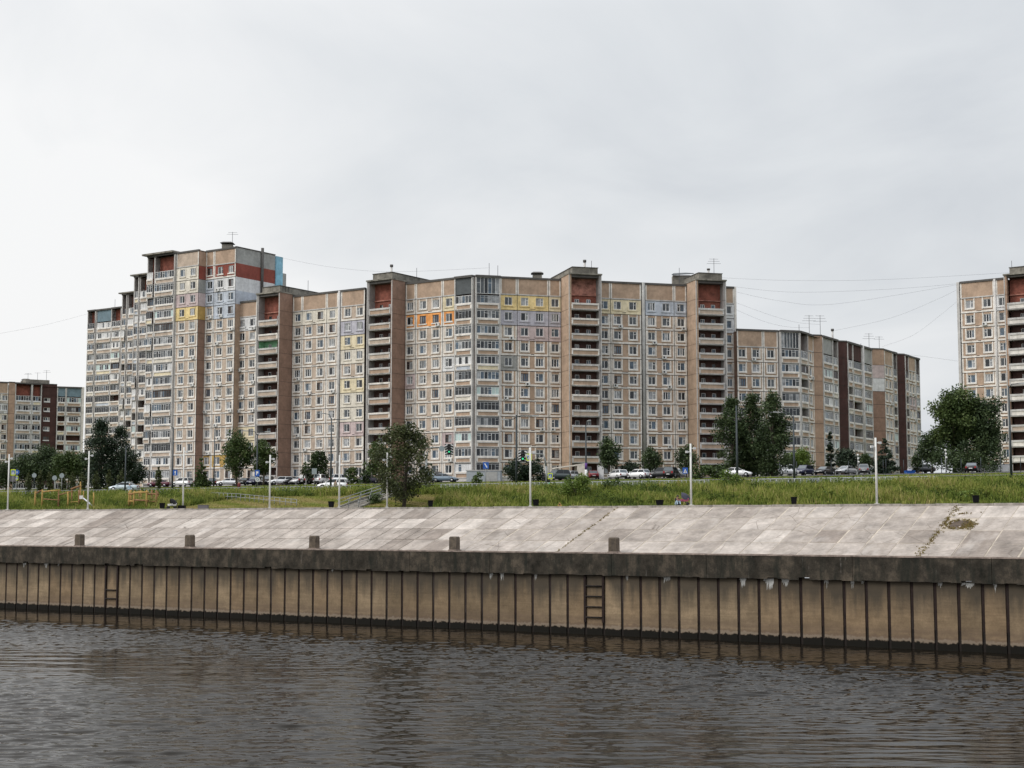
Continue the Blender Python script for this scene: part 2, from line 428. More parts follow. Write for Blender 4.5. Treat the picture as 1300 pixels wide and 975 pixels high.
def antenna(B, px, py0, py1, D, kind=0):
    """roof aerial whose foot and tip show at those heights, D metres out"""
    r = ray(px, py0); t = D / r.y; p = Vector((r.x * t, D, EYE + r.z * t)); r1 = ray(px, py1); z1 = EYE + r1.z * D / r1.y
    mb = MB(); q = p - B.org; h = z1 - p.z
    mb.tube([(q.x, q.y, q.z - 2), (q.x, q.y, q.z + h)], .05, M['aerial'], 5)
    if kind:
        for i in range(kind):
            zz = q.z + h * (1 - .13 * (i + .3)); l = .9 + .25 * i
            mb.tube([(q.x - l, q.y, zz), (q.x + l, q.y + .3, zz + .03)], .028, M['aerial'], 4)
    B.part(mb, 'aerial')
def flue(B, px, py0, py1, D):
    r = ray(px, py0); t = D / r.y; p = Vector((r.x * t, D, EYE + r.z * t)) - B.org; r1 = ray(px, py1); h = EYE + r1.z * D / r1.y - p.z - B.org.z
    mb = MB(); mb.tube([(p.x, p.y, p.z - 1.5), (p.x, p.y, p.z + h * .78)], .2, M['grey_relief'], 8)
    mb.tube([(p.x, p.y, p.z + h * .78), (p.x, p.y, p.z + h)], .32, M['coping'], 8); B.part(mb, 'flue')
def roof_vent(B, px0, px1, py, pyb, D):
    """low vent shaft with a wide flat hood"""
    r = ray((px0 + px1) / 2, pyb); t = D / r.y; p = Vector((r.x * t, D, EYE + r.z * t)) - B.org; w = (px1 - px0) / FOC * D / 2; h = (pyb - py) / FOC * D
    mb = MB(); mb.box(p.x - w * .75, p.x + w * .75, p.y - w * .7, p.y + w * .7, p.z - 1.5, p.z + h * .45, M['roof_concrete'])
    for sx in (-1, 1):
        for sy in (-1, 1): mb.box(p.x + sx * w * .65 - .08, p.x + sx * w * .65 + .08, p.y + sy * w * .6 - .08, p.y + sy * w * .6 + .08, p.z + h * .45, p.z + h * .72, M['coping'])
    mb.mesh([(p.x - w, p.y - w, p.z + h * .72), (p.x + w, p.y - w, p.z + h * .72), (p.x + w, p.y + w, p.z + h * .72), (p.x - w, p.y + w, p.z + h * .72),
             (p.x - w * .6, p.y - w * .6, p.z + h), (p.x + w * .6, p.y - w * .6, p.z + h), (p.x + w * .6, p.y + w * .6, p.z + h), (p.x - w * .6, p.y + w * .6, p.z + h)],
            [(0, 3, 2, 1), (4, 5, 6, 7), (0, 1, 5, 4), (1, 2, 6, 5), (2, 3, 7, 6), (3, 0, 4, 7)], M['coping'])
    B.part(mb, 'roof_vent')
# ------------------------------------------------------------------ the buildings
ZB = 18.0; ZM = 54.9; ZT = 66.1
def px_panels(F, rows, py):
    return [(F.s(a, py), F.s(b, py), [F.s(w, py + 12) for w in ws]) for (a, b, ws) in rows]
PA0 = at_z(372, 376, ZM); PA1 = at_z(579, 352.7, ZM); PB0 = at_z(635, 351.5, ZM); PB1 = at_z(871, 362, ZM)
dA = Vector((PA1 - PA0)[:2]).normalized(); dB = Vector((PB1 - PB0)[:2]).normalized()
orgA = Vector((PA0.x, PA0.y, 16)); orgB = Vector((PB0.x, PB0.y, 16))
# --- left wing of the twelve storey block
BA = Building('apartment_building', orgA, 'left wing of the long twelve storey block, with brown stair bays and an orange row')
FA = Face(PA0, dA, orgA)
den = dA.x * dB.y - dA.y * dB.x; dv = Vector((PB0 - PA0)[:2])
s_ap = (dv.x * dB.y - dv.y * dB.x) / den       # the two wings meet here
ovA = {(0, 0): 'paint_cream', (0, 1): 'paint_cream', (0, 2): 'paint_cream', (1, 3): 'paint_lavender', (2, 3): 'paint_paleyellow', (3, 3): 'paint_cream', (5, 3): 'paint_paleyellow',
       (6, 3): 'paint_cream', (7, 3): 'paint_cream', (8, 3): 'paint_pink', (1, 2): 'tan_panel_light'}
window_wall(BA, FA, px_panels(FA, [(372, 384, [378.3]), (384, 415, [392.3, 407]), (415, 429.5, [422])] + [(433, 463.5, [441.5, 457])], 386), ZB, 12, ZM, 'tan_panel_light', over=ovA, attic='tan_panel')
pipe_part(BA, FA, FA.s(431.2, 386), .08, 16, ZM, .28)
ovA2 = {(0, 2): 'paint_paleyellow', (1, 0): 'paint_orange', (1, 1): 'paint_orange', (1, 2): 'paint_orange', (4, 2): 'paint_white', (5, 0): 'paint_pink', (9, 2): 'paint_pink', (9, 1): 'tan_panel_light'}
window_wall(BA, FA, px_panels(FA, [(515, 528, [520.5]), (528, 562, [537, 553.3]), (562, 579, [570])], 380), ZB, 12, ZM, 'tan_panel_light', over=ovA2)
window_wall(BA, FA, px_panels(FA, [(303, 326.5, [307.5, 320.5])], 405), ZB, 12, ZM, 'tan_panel_light', over={(0, 0): 'paint_white', (8, 0): 'paint_paleyellow', (9, 0): 'paint_paleyellow'}, ac=.5)
def bay_R(B, F, pf, pb, pyf, **kw):
    b = F.s(pb, pyf); dep = line_hit(pf[1], pyf, F.pt(b), F.n); a = line_hit(pf[0], pyf, F.pt(0, dep), F.d)
    loggia_bay(B, F, a, b, dep, side='R', **kw)
def bay_L(B, F, pf, pb, pyf, **kw):
    a = F.s(pb, pyf); dep = line_hit(pf[0], pyf, F.pt(a), F.n); b = line_hit(pf[1], pyf, F.pt(0, dep), F.d)
    loggia_bay(B, F, a, b, dep, side='L', **kw)
bay_R(BA, FA, (326, 355), 371.6, 390, z0=ZB, nf=12, ztop=ZM, seed=3, green=9, par='tan_panel_light', boxh=1.15)
bay_R(BA, FA, (466, 498), 514.6, 375, z0=ZB, nf=12, ztop=ZM, seed=4, boxh=1.15)
KA = ['white'] * 5 + ['wood', 'grey', 'board', 'dark', 'white', 'mint']
balcony_stack(BA, FA, FA.s(579.3, 380), s_ap - .05, ZB, 12, ZM, kinds=KA, attic='board', seed=9, o=.5)
body(BA, [FA.pt(FA.s(301.5, 390)), FA.pt(s_ap)], -FA.n, 13, 15.5, ZM)
# --- right wing
BB = Building('apartment_building', orgB, 'right wing of the long twelve storey block, with a yellow row under its roof')
FB = Face(PB0, dB, orgB)
sB = -((FA.pt(s_ap) - FB.p0).length)
ovB = {(0, 0): 'paint_yellow', (0, 1): 'paint_yellow', (0, 2): 'paint_paleyellow', (1, 0): 'paint_lavender', (1, 1): 'paint_lavender', (1, 2): 'paint_lavender',
       (2, 0): 'tan_panel_light', (2, 1): 'paint_pink', (2, 2): 'paint_pink', (4, 0): 'paint_grey'}
window_wall(BB, FB, px_panels(FB, [(635, 656.5, [645.5]), (656.5, 696.5, [666, 685]), (696.5, 712, [704.7])], 375), ZB, 12, ZM, over=ovB)
balcony_stack(BB, FB, sB + .05, FB.s(634.4, 375), ZB, 12, ZM, kinds=['white'] * 5 + ['grey'] * 2 + ['dark', 'white', 'mint'], attic='glass', seed=12, o=.5)
bay_L(BB, FB, (722, 763.5), 712.4, 352, z0=ZB, nf=12, ztop=ZM, side_mat='tan_panel', top_back='red_faded', seed=5, boxh=1.15)
ovB2 = {(0, 0): 'paint_paleyellow', (0, 1): 'paint_paleyellow', (0, 2): 'paint_paleblue', (0, 3): 'paint_paleblue'}
s0 = FB.s(761, 380)
window_wall(BB, FB, [(s0, FB.s(775, 380), [FB.s(767, 385)])] + px_panels(FB, [(775, 814, [783.8, 803.3]), (819, 855.5, [827, 845.5]), (855.5, 871.5, [864.3])], 380), ZB, 12, ZM, over=ovB2)
pipe_part(BB, FB, FB.s(816.5, 380), .1, 16, ZM + .1, .32, 'paint_grey')
bay_L(BB, FB, (883, 921.5), 871.7, 357, z0=ZB, nf=12, ztop=ZM, side_mat='tan_panel', seed=6, boxh=1.2)
sE = FB.s(932, 372)
window_wall(BB, FB, [(FB.s(915, 372), sE, [FB.s(925.5, 390)])], ZB, 12, ZM, over={(0, 0): 'paint_white', (1, 0): 'paint_white'}, ww=1.0)
body(BB, [FB.pt(sB), FB.pt(sE)], -FB.n, 13, 15.5, ZM)
mb = MB(); mb.box(sE - .02, sE + .4, -.12, 13.05, 15.5, ZM + .05, M['cream_relief'], FB.T()); BB.part(mb, 'end_pilaster')
# --- tall tower on the left with its staggered balcony blocks
PT = at_z(300, 313.6, ZT); orgT = Vector((PT.x, PT.y, 16))
BT = Building('apartment_building', orgT, 'tall sixteen storey tower with a red band and stepped balcony blocks at the left')
F2 = Face(PT, dA, orgT); sF2 = F2.s(262, 318)
window_wall(BT, F2, [(sF2, F2.s(272.3, 330), [F2.s(266.7, 342)]), (F2.s(272.3, 330), -.02, [F2.s(280, 341), F2.s(293.7, 340)])], ZB, 16, ZT, 'tan_panel_light',
            over={(0, 0): 'paint_red', (0, 1): 'paint_red', (1, 0): 'paint_paleblue', (1, 1): 'paint_white', (2, 0): 'paint_paleblue', (2, 1): 'paint_paleblue', (3, 0): 'tan_panel', (3, 1): 'paint_paleblue', (14, 0): 'paint_ochre', (14, 1): 'paint_ochre'}, ac=.2, attic='tan_panel')
d1 = line_hit(253, 318, F2.pt(sF2), F2.n)
F1 = Face(F2.pt(sF2, d1), dA, orgT)            # s = 0 at its right corner
window_wall(BT, F1, [(F1.s(224, 345), -.02, [F1.s(232, 345), F1.s(245.3, 345)])], ZB, 16, ZT, 'tan_panel_light',
            over={(0, 0): 'paint_cream', (1, 0): 'paint_cream', (2, 0): 'paint_pink', (3, 0): 'paint_yellow'}, ac=.12, attic='tan_panel_light')
FS = Face(F1.pt(0), -F2.n, orgT)               # return between the two fronts, its shade painted as brown
mb = MB()
for k in range(17):
    m = {16: 'tan_panel_dark', 15: 'paint_red', 14: 'paint_grey', 13: 'paint_pink', 12: 'paint_ochre'}.get(k, 'brown_and_shade')
    rect_holes(mb, FS, 0, d1, (15.5 if k == 0 else ZB + k * FH) + .03, (ZB + (k + 1) * FH if k < 16 else ZT) - .03, 0, [], M[m])
rect_holes(mb, FS, 0, d1, 15.5, ZT - .1, -.04, [], M['joint']); BT.part(mb, 'wall')
FE = Face(F2.pt(0), -F2.n, orgT); eE = FE.s(349.5, 330)
mb = MB()
for z_0, z_1, m in ((15.5, ZB + 13 * FH, 'tan_panel'), (ZB + 13 * FH, ZB + 14 * FH, 'paint_paleblue'), (ZB + 14 * FH, ZB + 15 * FH, 'paint_white'), (ZB + 15 * FH, ZB + 16 * FH + .05, 'paint_red'), (ZB + 16 * FH + .05, ZT, 'paint_grey')):
    rect_holes(mb, FE, 0, eE, z_0, z_1, 0, [], M[m])
mb.box(0, eE, -.08, .3, ZT - .02, ZT + .2, M['coping'], FE.T()); BT.part(mb, 'end_wall')
pipe_part(BT, FE, FE.s(332, 330), .25, ZM, ZT + .9, .34, 'coping', 'flue')
mb = MB(); e2 = FE.s(358, 340); mb.box(eE + .02, e2, -.25, 3, 45, ZT - .15, M['paint_skyblue'], FE.T()); BT.part(mb, 'blue_wing', 'sky blue painted end strip of the tower')
mb = MB(); mb.box(e2 + .02, FE.s(363, 345), -.1, 2.4, 45, at_z(358, 343, 60).z + 2.6, M['paint_grey'], FE.T()); BT.part(mb, 'vent_shaft')
body(BT, [F2.pt(sF2), F2.pt(0)], -F2.n, eE, 15.5, ZT, ends=False)
mb = MB(); mb.box(F1.s(224, 325), 0, 0, 14, ZT - .3, ZT - .05, M['roof_felt'], F1.T()); BT.part(mb, 'roof')
balcony_stack(BT, F1, F1.s(198.3, 345), F1.s(224, 345) - .02, ZB, 16, ZT, 'tan_panel_light', seed=21, o=.35, jit=.5)
balcony_stack(BT, F1, F1.s(188.5, 345), F1.s(198.1, 345), ZB, 16, ZT, 'tan_panel_light', seed=22, o=.15, jit=1)
mb = MB(); mb.box(F1.s(188, 325) - .6, F1.s(224, 325), -1.2, 3, ZT + .1, ZT + .45, M['roof_concrete'], F1.T()); BT.part(mb, 'roof_slab')
body(BT, [F1.pt(F1.s(188.5, 345)), F1.pt(-.1)], -F1.n, 13, 15.5, ZT - .35)
def step(px_list, top, pyr, seed, kinds=None, attic='open', slab=True):
    P = at_z(px_list[0], top, ZT); F = Face(P, dA, orgT)
    for i, (a, b) in enumerate(zip(px_list, px_list[1:])):
        at = attic[i] if isinstance(attic, list) else attic
        balcony_stack(BT, F, F.s(a, pyr), F.s(b, pyr) - .05, ZB, 16, ZT, 'tan_panel_light', seed=seed + i, o=.2 + .25 * ((i + 1) % 2), kinds=kinds or (KINDS_ + ['board'] * 5 + ['white'] * 4), attic=at, jit=.5 if len(px_list) > 3 else 1)
    e = F.s(px_list[-1], pyr) + 6
    if slab:
        mb = MB(); mb.box(-.8, e, -1.0, 3, ZT + .1, ZT + .4, M['roof_concrete'], F.T()); BT.part(mb, 'roof_slab')
    body(BT, [F.pt(0), F.pt(e)], -F.n, 12, 15.5, ZT - .35)
step([172.3, 178.8, 190], 351.5, 375, 31)
step([157, 163.2, 174], 374, 395, 41)
step([113.2, 123.4, 143.2, 156], 394.8, 412, 51, attic=['open', 'blue', 'open'], slab=False)
# --- nine storey block on the right, running away from the river
ZR = 46.6
PR = at_z(935, 418, ZR); orgR = Vector((PR.x, PR.y, 16))
BR = Building('apartment_building', orgR, 'nine storey block with maroon and brown piers receding behind the poplars')
dg = Vector((.965, .262)).normalized(); dr = Vector((.530, .848)).normalized()
FR = Face(PR, dg, orgR); cr = FR.s(987.5, 425)
window_wall(BR, FR, [(0, FR.s(968.5, 428), [FR.s(942, 445), FR.s(959.5, 445)]), (FR.s(968.5, 428), cr, [FR.s(978.3, 445)])], ZB, 9, ZR, ac=.2)
sa, sb = FR.s(988.5, 428), FR.s(1013.3, 428)
balcony_stack(BR, FR, sa, sb, ZB, 9, ZR, o=.6, seed=61, kinds=['white', 'white', 'dark', 'grey', 'white'], attic='glass')
K0 = FR.pt(sb, .4); line = [FR.pt(0), FR.pt(sb)]
def run(p, d, px, py): return Face(p, d, orgR), line_hit(px, py, Vector(p[:2]), d)
def blank(B, F, L, z0, nf, ztop, m, over={}, zb=15.5):
    mb = MB()
    for k in range(nf + 1):
        mm = over.get(nf - 1 - k if k < nf else -1, m)
        rect_holes(mb, F, 0, L, (zb if k == 0 else z0 + k * FH) + .04, (z0 + (k + 1) * FH if k < nf else ztop) - .04, 0, [], M[mm])
    rect_holes(mb, F, 0, L, zb, ztop - .1, -.06, [], M['joint']); mb.box(0, L, -.1, .4, ztop - .05, ztop + .2, M['coping'], F.T()); B.part(mb, 'wall')
f, L = run(K0, dr, 1032.3, 428); t1 = line_hit(1024.5, 428, f.p0, dr)
balcony_stack(BR, f, .05, t1, ZB, 9, ZR, seed=62, kinds=['open', 'open', 'white', 'wood', 'dark'], o=.1)
window_wall(BR, f, [(t1 + .05, L, [(t1 + L) / 2])], ZB, 9, ZR, ww=1.2, ac=.3)
p = f.pt(L); f, L = run(p, dg, 1043.6, 430); blank(BR, f, L, ZB, 9, ZR, 'tan_panel_dark'); line.append(f.pt(0))
p = f.pt(L); line.append(p); f, L = run(p, dr, 1063, 435); t1 = line_hit(1056.3, 435, f.p0, dr)
balcony_stack(BR, f, .05, t1, ZB, 9, ZR, seed=63, attic='grey'); balcony_stack(BR, f, t1 + .03, L, ZB, 9, ZR, seed=64)
p = f.pt(L + 1.5, -.8); f, L = run(p, dg, 1075.3, 440); blank(BR, f, L, ZB, 9, ZR, 'maroon_tile', {7: 'paint_pink'}); line.append(f.pt(0))
p = f.pt(L); line.append(p); f, L = run(p, dr, 1106.3, 450); t1 = line_hit(1082, 442, f.p0, dr); t2 = line_hit(1093.5, 445, f.p0, dr)
balcony_stack(BR, f, .05, t1, ZB, 9, ZR, seed=65, attic='maroon'); balcony_stack(BR, f, t1 + .03, t2, ZB, 9, ZR, seed=66, attic='maroon')
balcony_stack(BR, f, t2 + .5, L, ZB, 9, ZR, seed=67, attic='grey'); pipe_part(BR, f, t2 + .25, .2, 16, ZR, .3)
p = f.pt(L); line.append(p); f, L = run(p, dg, 1122.3, 455); blank(BR, f, L, ZB, 9, ZR, 'brown_and_shade', {-1: 'tan_panel_dark', 0: 'paint_pink', 1: 'paint_white'})
p = f.pt(L); line.append(p); f, L = run(p, dr, 1138, 460); t1 = line_hit(1133, 460, f.p0, dr)
window_wall(BR, f, [(.05, t1, [t1 * .25, t1 * .68])], ZB, 9, ZR, ac=.3); balcony_stack(BR, f, t1 + .03, L, ZB, 9, ZR, seed=68)
p = f.pt(L + 2, -.9); line.append(p); f, L = run(p, dg, 1148.7, 465); blank(BR, f, L, ZB, 9, ZR, 'maroon_tile')
p = f.pt(L); line.append(p); f, L = run(p, dr, 1167, 475); t1 = line_hit(1153, 470, f.p0, dr); t2 = line_hit(1162, 472, f.p0, dr)
balcony_stack(BR, f, .05, t1, ZB, 9, ZR, seed=69, attic='maroon'); window_wall(BR, f, [(t1 + .05, t2, [t1 + (t2 - t1) * .28, t1 + (t2 - t1) * .72])], ZB, 9, ZR, ac=.3, over={(2, 0): 'paint_pink'})
balcony_stack(BR, f, t2 + .03, L, ZB, 9, ZR, seed=70); line.append(f.pt(L))
body(BR, line[:2], -FR.n, 12, 15.5, ZR - .35); body(BR, [line[1]] + [q for q in line[3:]], Vector((-.848, .53)), 12, 15.5, ZR - .35)
# --- block at the right edge
PQ = at_z(1217.6, 358.6, ZM); orgQ = Vector((PQ.x, PQ.y, 16)); PQ1 = at_z(1276, 352.9, ZM)
BQ = Building('apartment_building', orgQ, 'twelve storey block cut by the right edge with white balcony fronts')
FQ = Face(PQ, Vector((PQ1 - PQ)[:2]), orgQ)
window_wall(BQ, FQ, px_panels(FQ, [(1219, 1262.5, [1231, 1253.2]), (1264.5, 1278, [1273])], 378), ZB + .1, 12, ZM, 'tan_panel', over={(0, 1): 'paint_white'}, attic='tan_panel')
pipe_part(BQ, FQ, FQ.s(1263.5, 378), .1, 16, ZM, .22)
mb = MB(); mb.box(-.5, 0, -.1, 12, 15.5, ZM + .05, M['grey_relief'], FQ.T()); BQ.part(mb, 'end_pilaster')
a = FQ.s(1277, 378); loggia_bay(BQ, FQ, a, a + 8.5, .9, ZB + .1, 12, ZM, side='L', side_mat='tan_panel_dark', par='cream_relief', relief='grey_relief', seed=8, boxh=1.15, pier=.7)
window_wall(BQ, FQ, [(a + 8.6, a + 14, [a + 10, a + 12.6]), (a + 14, a + 20, [a + 15.4, a + 18.4])], ZB + .1, 12, ZM)
body(BQ, [FQ.pt(-.4), FQ.pt(a + 20)], -FQ.n, 12, 15.5, ZM - .3)
# --- far block at the left edge
ZL = 50.0
PL = at_z(-8, 484.5, ZL); orgL = Vector((PL.x, PL.y, 16)); gl = Vector((.86, .51))
BL = Building('apartment_building', orgL, 'far ten storey block at the left edge with white balconies and a maroon stair wall')
FL = Face(PL, gl, orgL); z0L = ZL - 3.4 - 28
window_wall(BL, FL, [(FL.s(-7.5, 490), FL.s(11, 490), [FL.s(-2, 495), FL.s(6.6, 495)])], z0L, 10, ZL, 'tan_panel_light', over={(1, 0): 'paint_white', (2, 0): 'paint_cream'}, ac=.3)
f = Face(FL.pt(FL.s(11, 490), .3), gl, orgL); blank(BL, f, FL.s(19, 490) - FL.s(11, 490), z0L, 10, ZL, 'tan_panel_dark')
for i, (a, b) in enumerate(((19.2, 40.5), (40.6, 53))):
    balcony_stack(BL, FL, FL.s(a, 495), FL.s(b, 495), z0L, 10, ZL, 'tan_panel_light', 'paint_white', seed=80 + i, o=.2, kinds=['white'])
FM = Face(FL.pt(FL.s(53.1, 495), -.6), gl, orgL); e = FM.s(72.5, 495)
mb = MB(); hs = [(.8, FM.s(64, 495), z0L + k * FH + 1.2, z0L + k * FH + 2.2) for k in range(10)]
for (c0, c1, w0, w1) in hs: strip(mb, FM, c0, c1, w0 - .3, w0 - .02, 'paint_white', 0, .1); BL.add_window(FM, (c0 + c1) / 2, w0, c1 - c0, 1.0)
for k in range(11):
    rect_holes(mb, FM, 0, e, (15 if k == 0 else z0L + k * FH) + .03, (z0L + (k + 1) * FH if k < 10 else ZL) - .03, 0, [h for h in hs if k < 10 and abs(h[2] - z0L - k * FH - 1.2) < .1], M['maroon_tile'])
rect_holes(mb, FM, 0, e, 15, ZL - .1, -.16, [], M['joint']); mb.box(0, e, -.1, .4, ZL - .05, ZL + .2, M['coping'], FM.T()); BL.part(mb, 'wall')
FN = Face(FM.pt(e, .4), Vector((.93, .37)), orgL)
for i, (a, b) in enumerate(((72.6, 83.8), (84, 104))):
    balcony_stack(BL, FN, FN.s(a, 500), FN.s(b, 500), z0L, 10, ZL - .6, 'tan_panel', seed=84 + i, attic='blue')
eN = FN.s(107, 500); mb = MB(); mb.box(FN.s(104.1, 500), eN, -.1, 12, 15, ZL - .5, M['cream_relief'], FN.T()); BL.part(mb, 'end_pilaster')
body(BL, [FL.pt(0), FN.pt(0), FN.pt(eN)], Vector((-.4, .9)), 12, 15, ZL - .7)
mb = MB(); mb.box(FL.s(34, 490), FM.s(64, 490) + FL.s(53, 490), 1.5, 8, ZL, ZL + 1.3, M['roof_concrete'], FL.T()); BL.part(mb, 'lift_housing')
# --- roof furniture
for (B, px, a, b, Dd, kd) in ((BB, 621, 352, 334, 285, 0), (BB, 632, 352, 337, 285, 0), (BB, 751, 345, 331, 285, 0), (BB, 906.5, 350, 328, 288, 3), (BB, 862.5, 358, 340, 285, 0),
                              (BA, 529, 356, 340, 285, 0), (BA, 391, 374, 356, 300, 0), (BA, 491, 352, 345, 288, 0), (BT, 295, 312, 294.5, 310, 2), (BT, 146, 386, 380, 400, 0),
                              (BR, 1027.5, 424, 400, 298, 3), (BR, 1041.5, 426, 400, 300, 3), (BR, 1014.5, 421, 412, 295, 0), (BR, 1103.5, 446, 423, 325, 3), (BR, 1116.5, 448, 427, 330, 2), (BR, 1093, 443, 436, 320, 0),
                              (BQ, 1284.5, 341, 331, 280, 0), (BL, 35.5, 481, 474, 436, 2), (BL, 47.5, 486, 473, 438, 1), (BL, 58.8, 486, 470, 440, 2)):
    antenna(B, px, a, b, Dd, kd)
for (B, px, a, b, Dd) in ((BA, 497, 349, 336, 287), (BB, 742.3, 344, 330, 283), (BB, 899.5, 350, 341, 286), (BR, 1057, 430, 417.5, 304)): flue(B, px, a, b, Dd)
for (B, a, b, y, yb, Dd) in ((BT, 280.5, 297.5, 307.5, 314, 310), (BB, 674, 690, 345.5, 353, 282), (BL, 28, 39, 481, 487, 436)): roof_vent(B, a, b, y, yb, Dd)
# dark canopy behind the right stair bay
r0 = at_z(866, 347, 57.5); mb = MB(); q = r0 - orgB
mb.mesh([(q.x - 1.9, q.y + 1, q.z - .2), (q.x + 2.4, q.y + 1.2, q.z + .1), (q.x + 1.2, q.y + 4.5, q.z + .75), (q.x - 1.2, q.y + 4.3, q.z + .6), (q.x - 1.9, q.y + 1, q.z - .05), (q.x + 2.4, q.y + 1.2, q.z + .25), (q.x + 1.2, q.y + 4.5, q.z + .9), (q.x - 1.2, q.y + 4.3, q.z + .75)],
        [(0, 3, 2, 1), (4, 5, 6, 7), (0, 1, 5, 4), (1, 2, 6, 5), (2, 3, 7, 6), (3, 0, 4, 7)], M['slate_board'])
mb.box(q.x - 1.6, q.x + 1.8, q.y + 1.6, q.y + 3.8, q.z - 3, q.z - .1, M['roof_concrete']); BB.part(mb, 'roof_canopy')
for B in (BA, BB, BT, BR, BQ, BL): B.finish(100)
# ------------------------------------------------------------------ setting: ground, embankment, quay wall, water
RQ = math.atan2(D2.y, D2.x)
class SU:
    """local frame of the quay: x along it, y inland; origin at (s, u)"""
    def __init__(s, s0, u0, z0=0): s.s0, s.u0, s.z0 = s0, u0, z0; p = su(s0, u0); s.loc = (p.x, p.y, z0)
def attr_mesh(name, verts, quads, tones, mats, parent=None, loc=(0, 0, 0), rz=0, mi=None, tri=False, smooth=False):
    """mesh straight from arrays with one tone value per face"""
    n = 3 if tri else 4
    me = bpy.data.meshes.new(name); nf = len(quads)
    me.vertices.add(len(verts)); me.vertices.foreach_set('co', np.asarray(verts, dtype=np.float32).ravel())
    me.loops.add(nf * n); me.loops.foreach_set('vertex_index', np.asarray(quads, dtype=np.int32).ravel())
    me.polygons.add(nf); me.polygons.foreach_set('loop_start', np.arange(0, nf * n, n, dtype=np.int32))
    me.polygons.foreach_set('loop_total', np.full(nf, n, dtype=np.int32))
    for m in mats: me.materials.append(m)
    if mi is not None: me.polygons.foreach_set('material_index', np.asarray(mi, dtype=np.int32))
    me.polygons.foreach_set('use_smooth', np.full(nf, smooth, dtype=bool)); me.update(calc_edges=True)
    a = me.attributes.new('tone', 'FLOAT', 'FACE'); a.data.foreach_set('value', np.asarray(tones, dtype=np.float32))
    return link(name, me, parent, loc, rz)
def tone_mat(name, stops, rough=.9, trans=0, sc=0, var=.15, spec=.2, fine=None, slope=False):
    m, nt, b = nodes(name)
    at = N(nt, 'ShaderNodeAttribute', attribute_name='tone')
    col = ramp(nt, at.outputs['Fac'], stops)
    if sc: col = mixc(nt, 1, col, ramp(nt, noise(nt, sc, 5, .62, coord='World'), [(.3, (1 - var,) * 3), (.72, (1 + var,) * 3)]), 'MULTIPLY')
    if fine: col = mixc(nt, 1, col, ramp(nt, noise(nt, fine, 3, .65, coord='World'), [(.3, (.86,) * 3), (.7, (1.12,) * 3)]), 'MULTIPLY')
    if slope:                                     # run-off marks down the slope and hairline cracks
        geo = N(nt, 'ShaderNodeNewGeometry').outputs['Position']; mp = N(nt, 'ShaderNodeMapping'); mp.inputs['Rotation'].default_value = (0, 0, -RQ); nt.links.new(geo, mp.inputs[0])
        col = mixc(nt, ramp(nt, noise(nt, 1, 5, .65, vec=mp.outputs[0], mapscale=(1.3, .14, .14)), [(.5, (0,) * 3), (.72, (.34,) * 3)]), col, (.19, .155, .125))
        col = mixc(nt, ramp(nt, noise(nt, 1, 4, .6, vec=mp.outputs[0], mapscale=(.5, .2, .2)), [(.56, (0,) * 3), (.75, (.35,) * 3)]), col, (.60, .565, .53))
        vo = N(nt, 'ShaderNodeTexVoronoi', feature='DISTANCE_TO_EDGE'); vo.inputs['Scale'].default_value = .33; nt.links.new(mp.outputs[0], vo.inputs['Vector'])
        ck = mixc(nt, 1, ramp(nt, vo.outputs['Distance'], [(0, (1,) * 3), (.012, (0,) * 3)]), ramp(nt, noise(nt, .25, 3, .5, vec=geo), [(.5, (0,) * 3), (.58, (.8,) * 3)]), 'MULTIPLY')
        col = mixc(nt, ck, col, (.09, .07, .055))
    nt.links.new(col, b.inputs['Base Color']); b.inputs['Roughness'].default_value = rough; b.inputs['Specular IOR Level'].default_value = spec
    if trans:
        tr = N(nt, 'ShaderNodeBsdfTranslucent'); nt.links.new(col, tr.inputs[0]); mx = N(nt, 'ShaderNodeMixShader'); mx.inputs[0].default_value = trans
        nt.links.new(b.outputs[0], mx.inputs[1]); nt.links.new(tr.outputs[0], mx.inputs[2]); nt.links.new(mx.outputs[0], nt.nodes['Material Output'].inputs[0])
    return m
# --- terrain sheet
def ground_mat():
    m, nt, b = nodes('ground_grass_and_soil')
    g = ramp(nt, noise(nt, .13, 6, .65, coord='World'), [(.3, (.050, .075, .018)), (.52, (.095, .115, .03)), (.7, (.17, .15, .06))])
    g = mixc(nt, ramp(nt, noise(nt, .9, 5, .6, coord='World'), [(.55, (0,) * 3), (.72, (.55,) * 3)]), g, (.19, .15, .085))
    nt.links.new(g, b.inputs['Base Color']); b.inputs['Roughness'].default_value = 1; b.inputs['Specular IOR Level'].default_value = .05
    return m
ss = np.concatenate([np.linspace(-3000, -300, 12)[:-1], np.arange(-300, 120, 3.0), np.linspace(120, 2500, 10)])
uu = np.array([131.58, 133, 134.6, 135.4, 136.2, 137, 138, 139, 140, 141, 142, 143, 144, 145, 147, 150, 155, 160, 165, 170, 176, 182, 188, 195, 205, 215, 225, 235, 245, 258, 270, 300, 400, 700, 1500, 3000])
verts = []; tn = []
for u in uu:
    for s_ in ss:
        z = terr(u) - .01
        if 136 < u < 166: z += .1 * math.sin(s_ * .31 + u * .7) * math.sin(u * .45 + s_ * .11) + .05 * math.sin(s_ * .83 + 1.3)
        p = su(s_, u); verts.append((p.x, p.y, z))
ns = len(ss); quads = [(j * ns + i, j * ns + i + 1, (j + 1) * ns + i + 1, (j + 1) * ns + i) for j in range(len(uu) - 1) for i in range(ns - 1)]
o = attr_mesh('ground', verts, quads, np.zeros(len(quads)), [ground_mat()], smooth=True); tag(o, kind='structure')
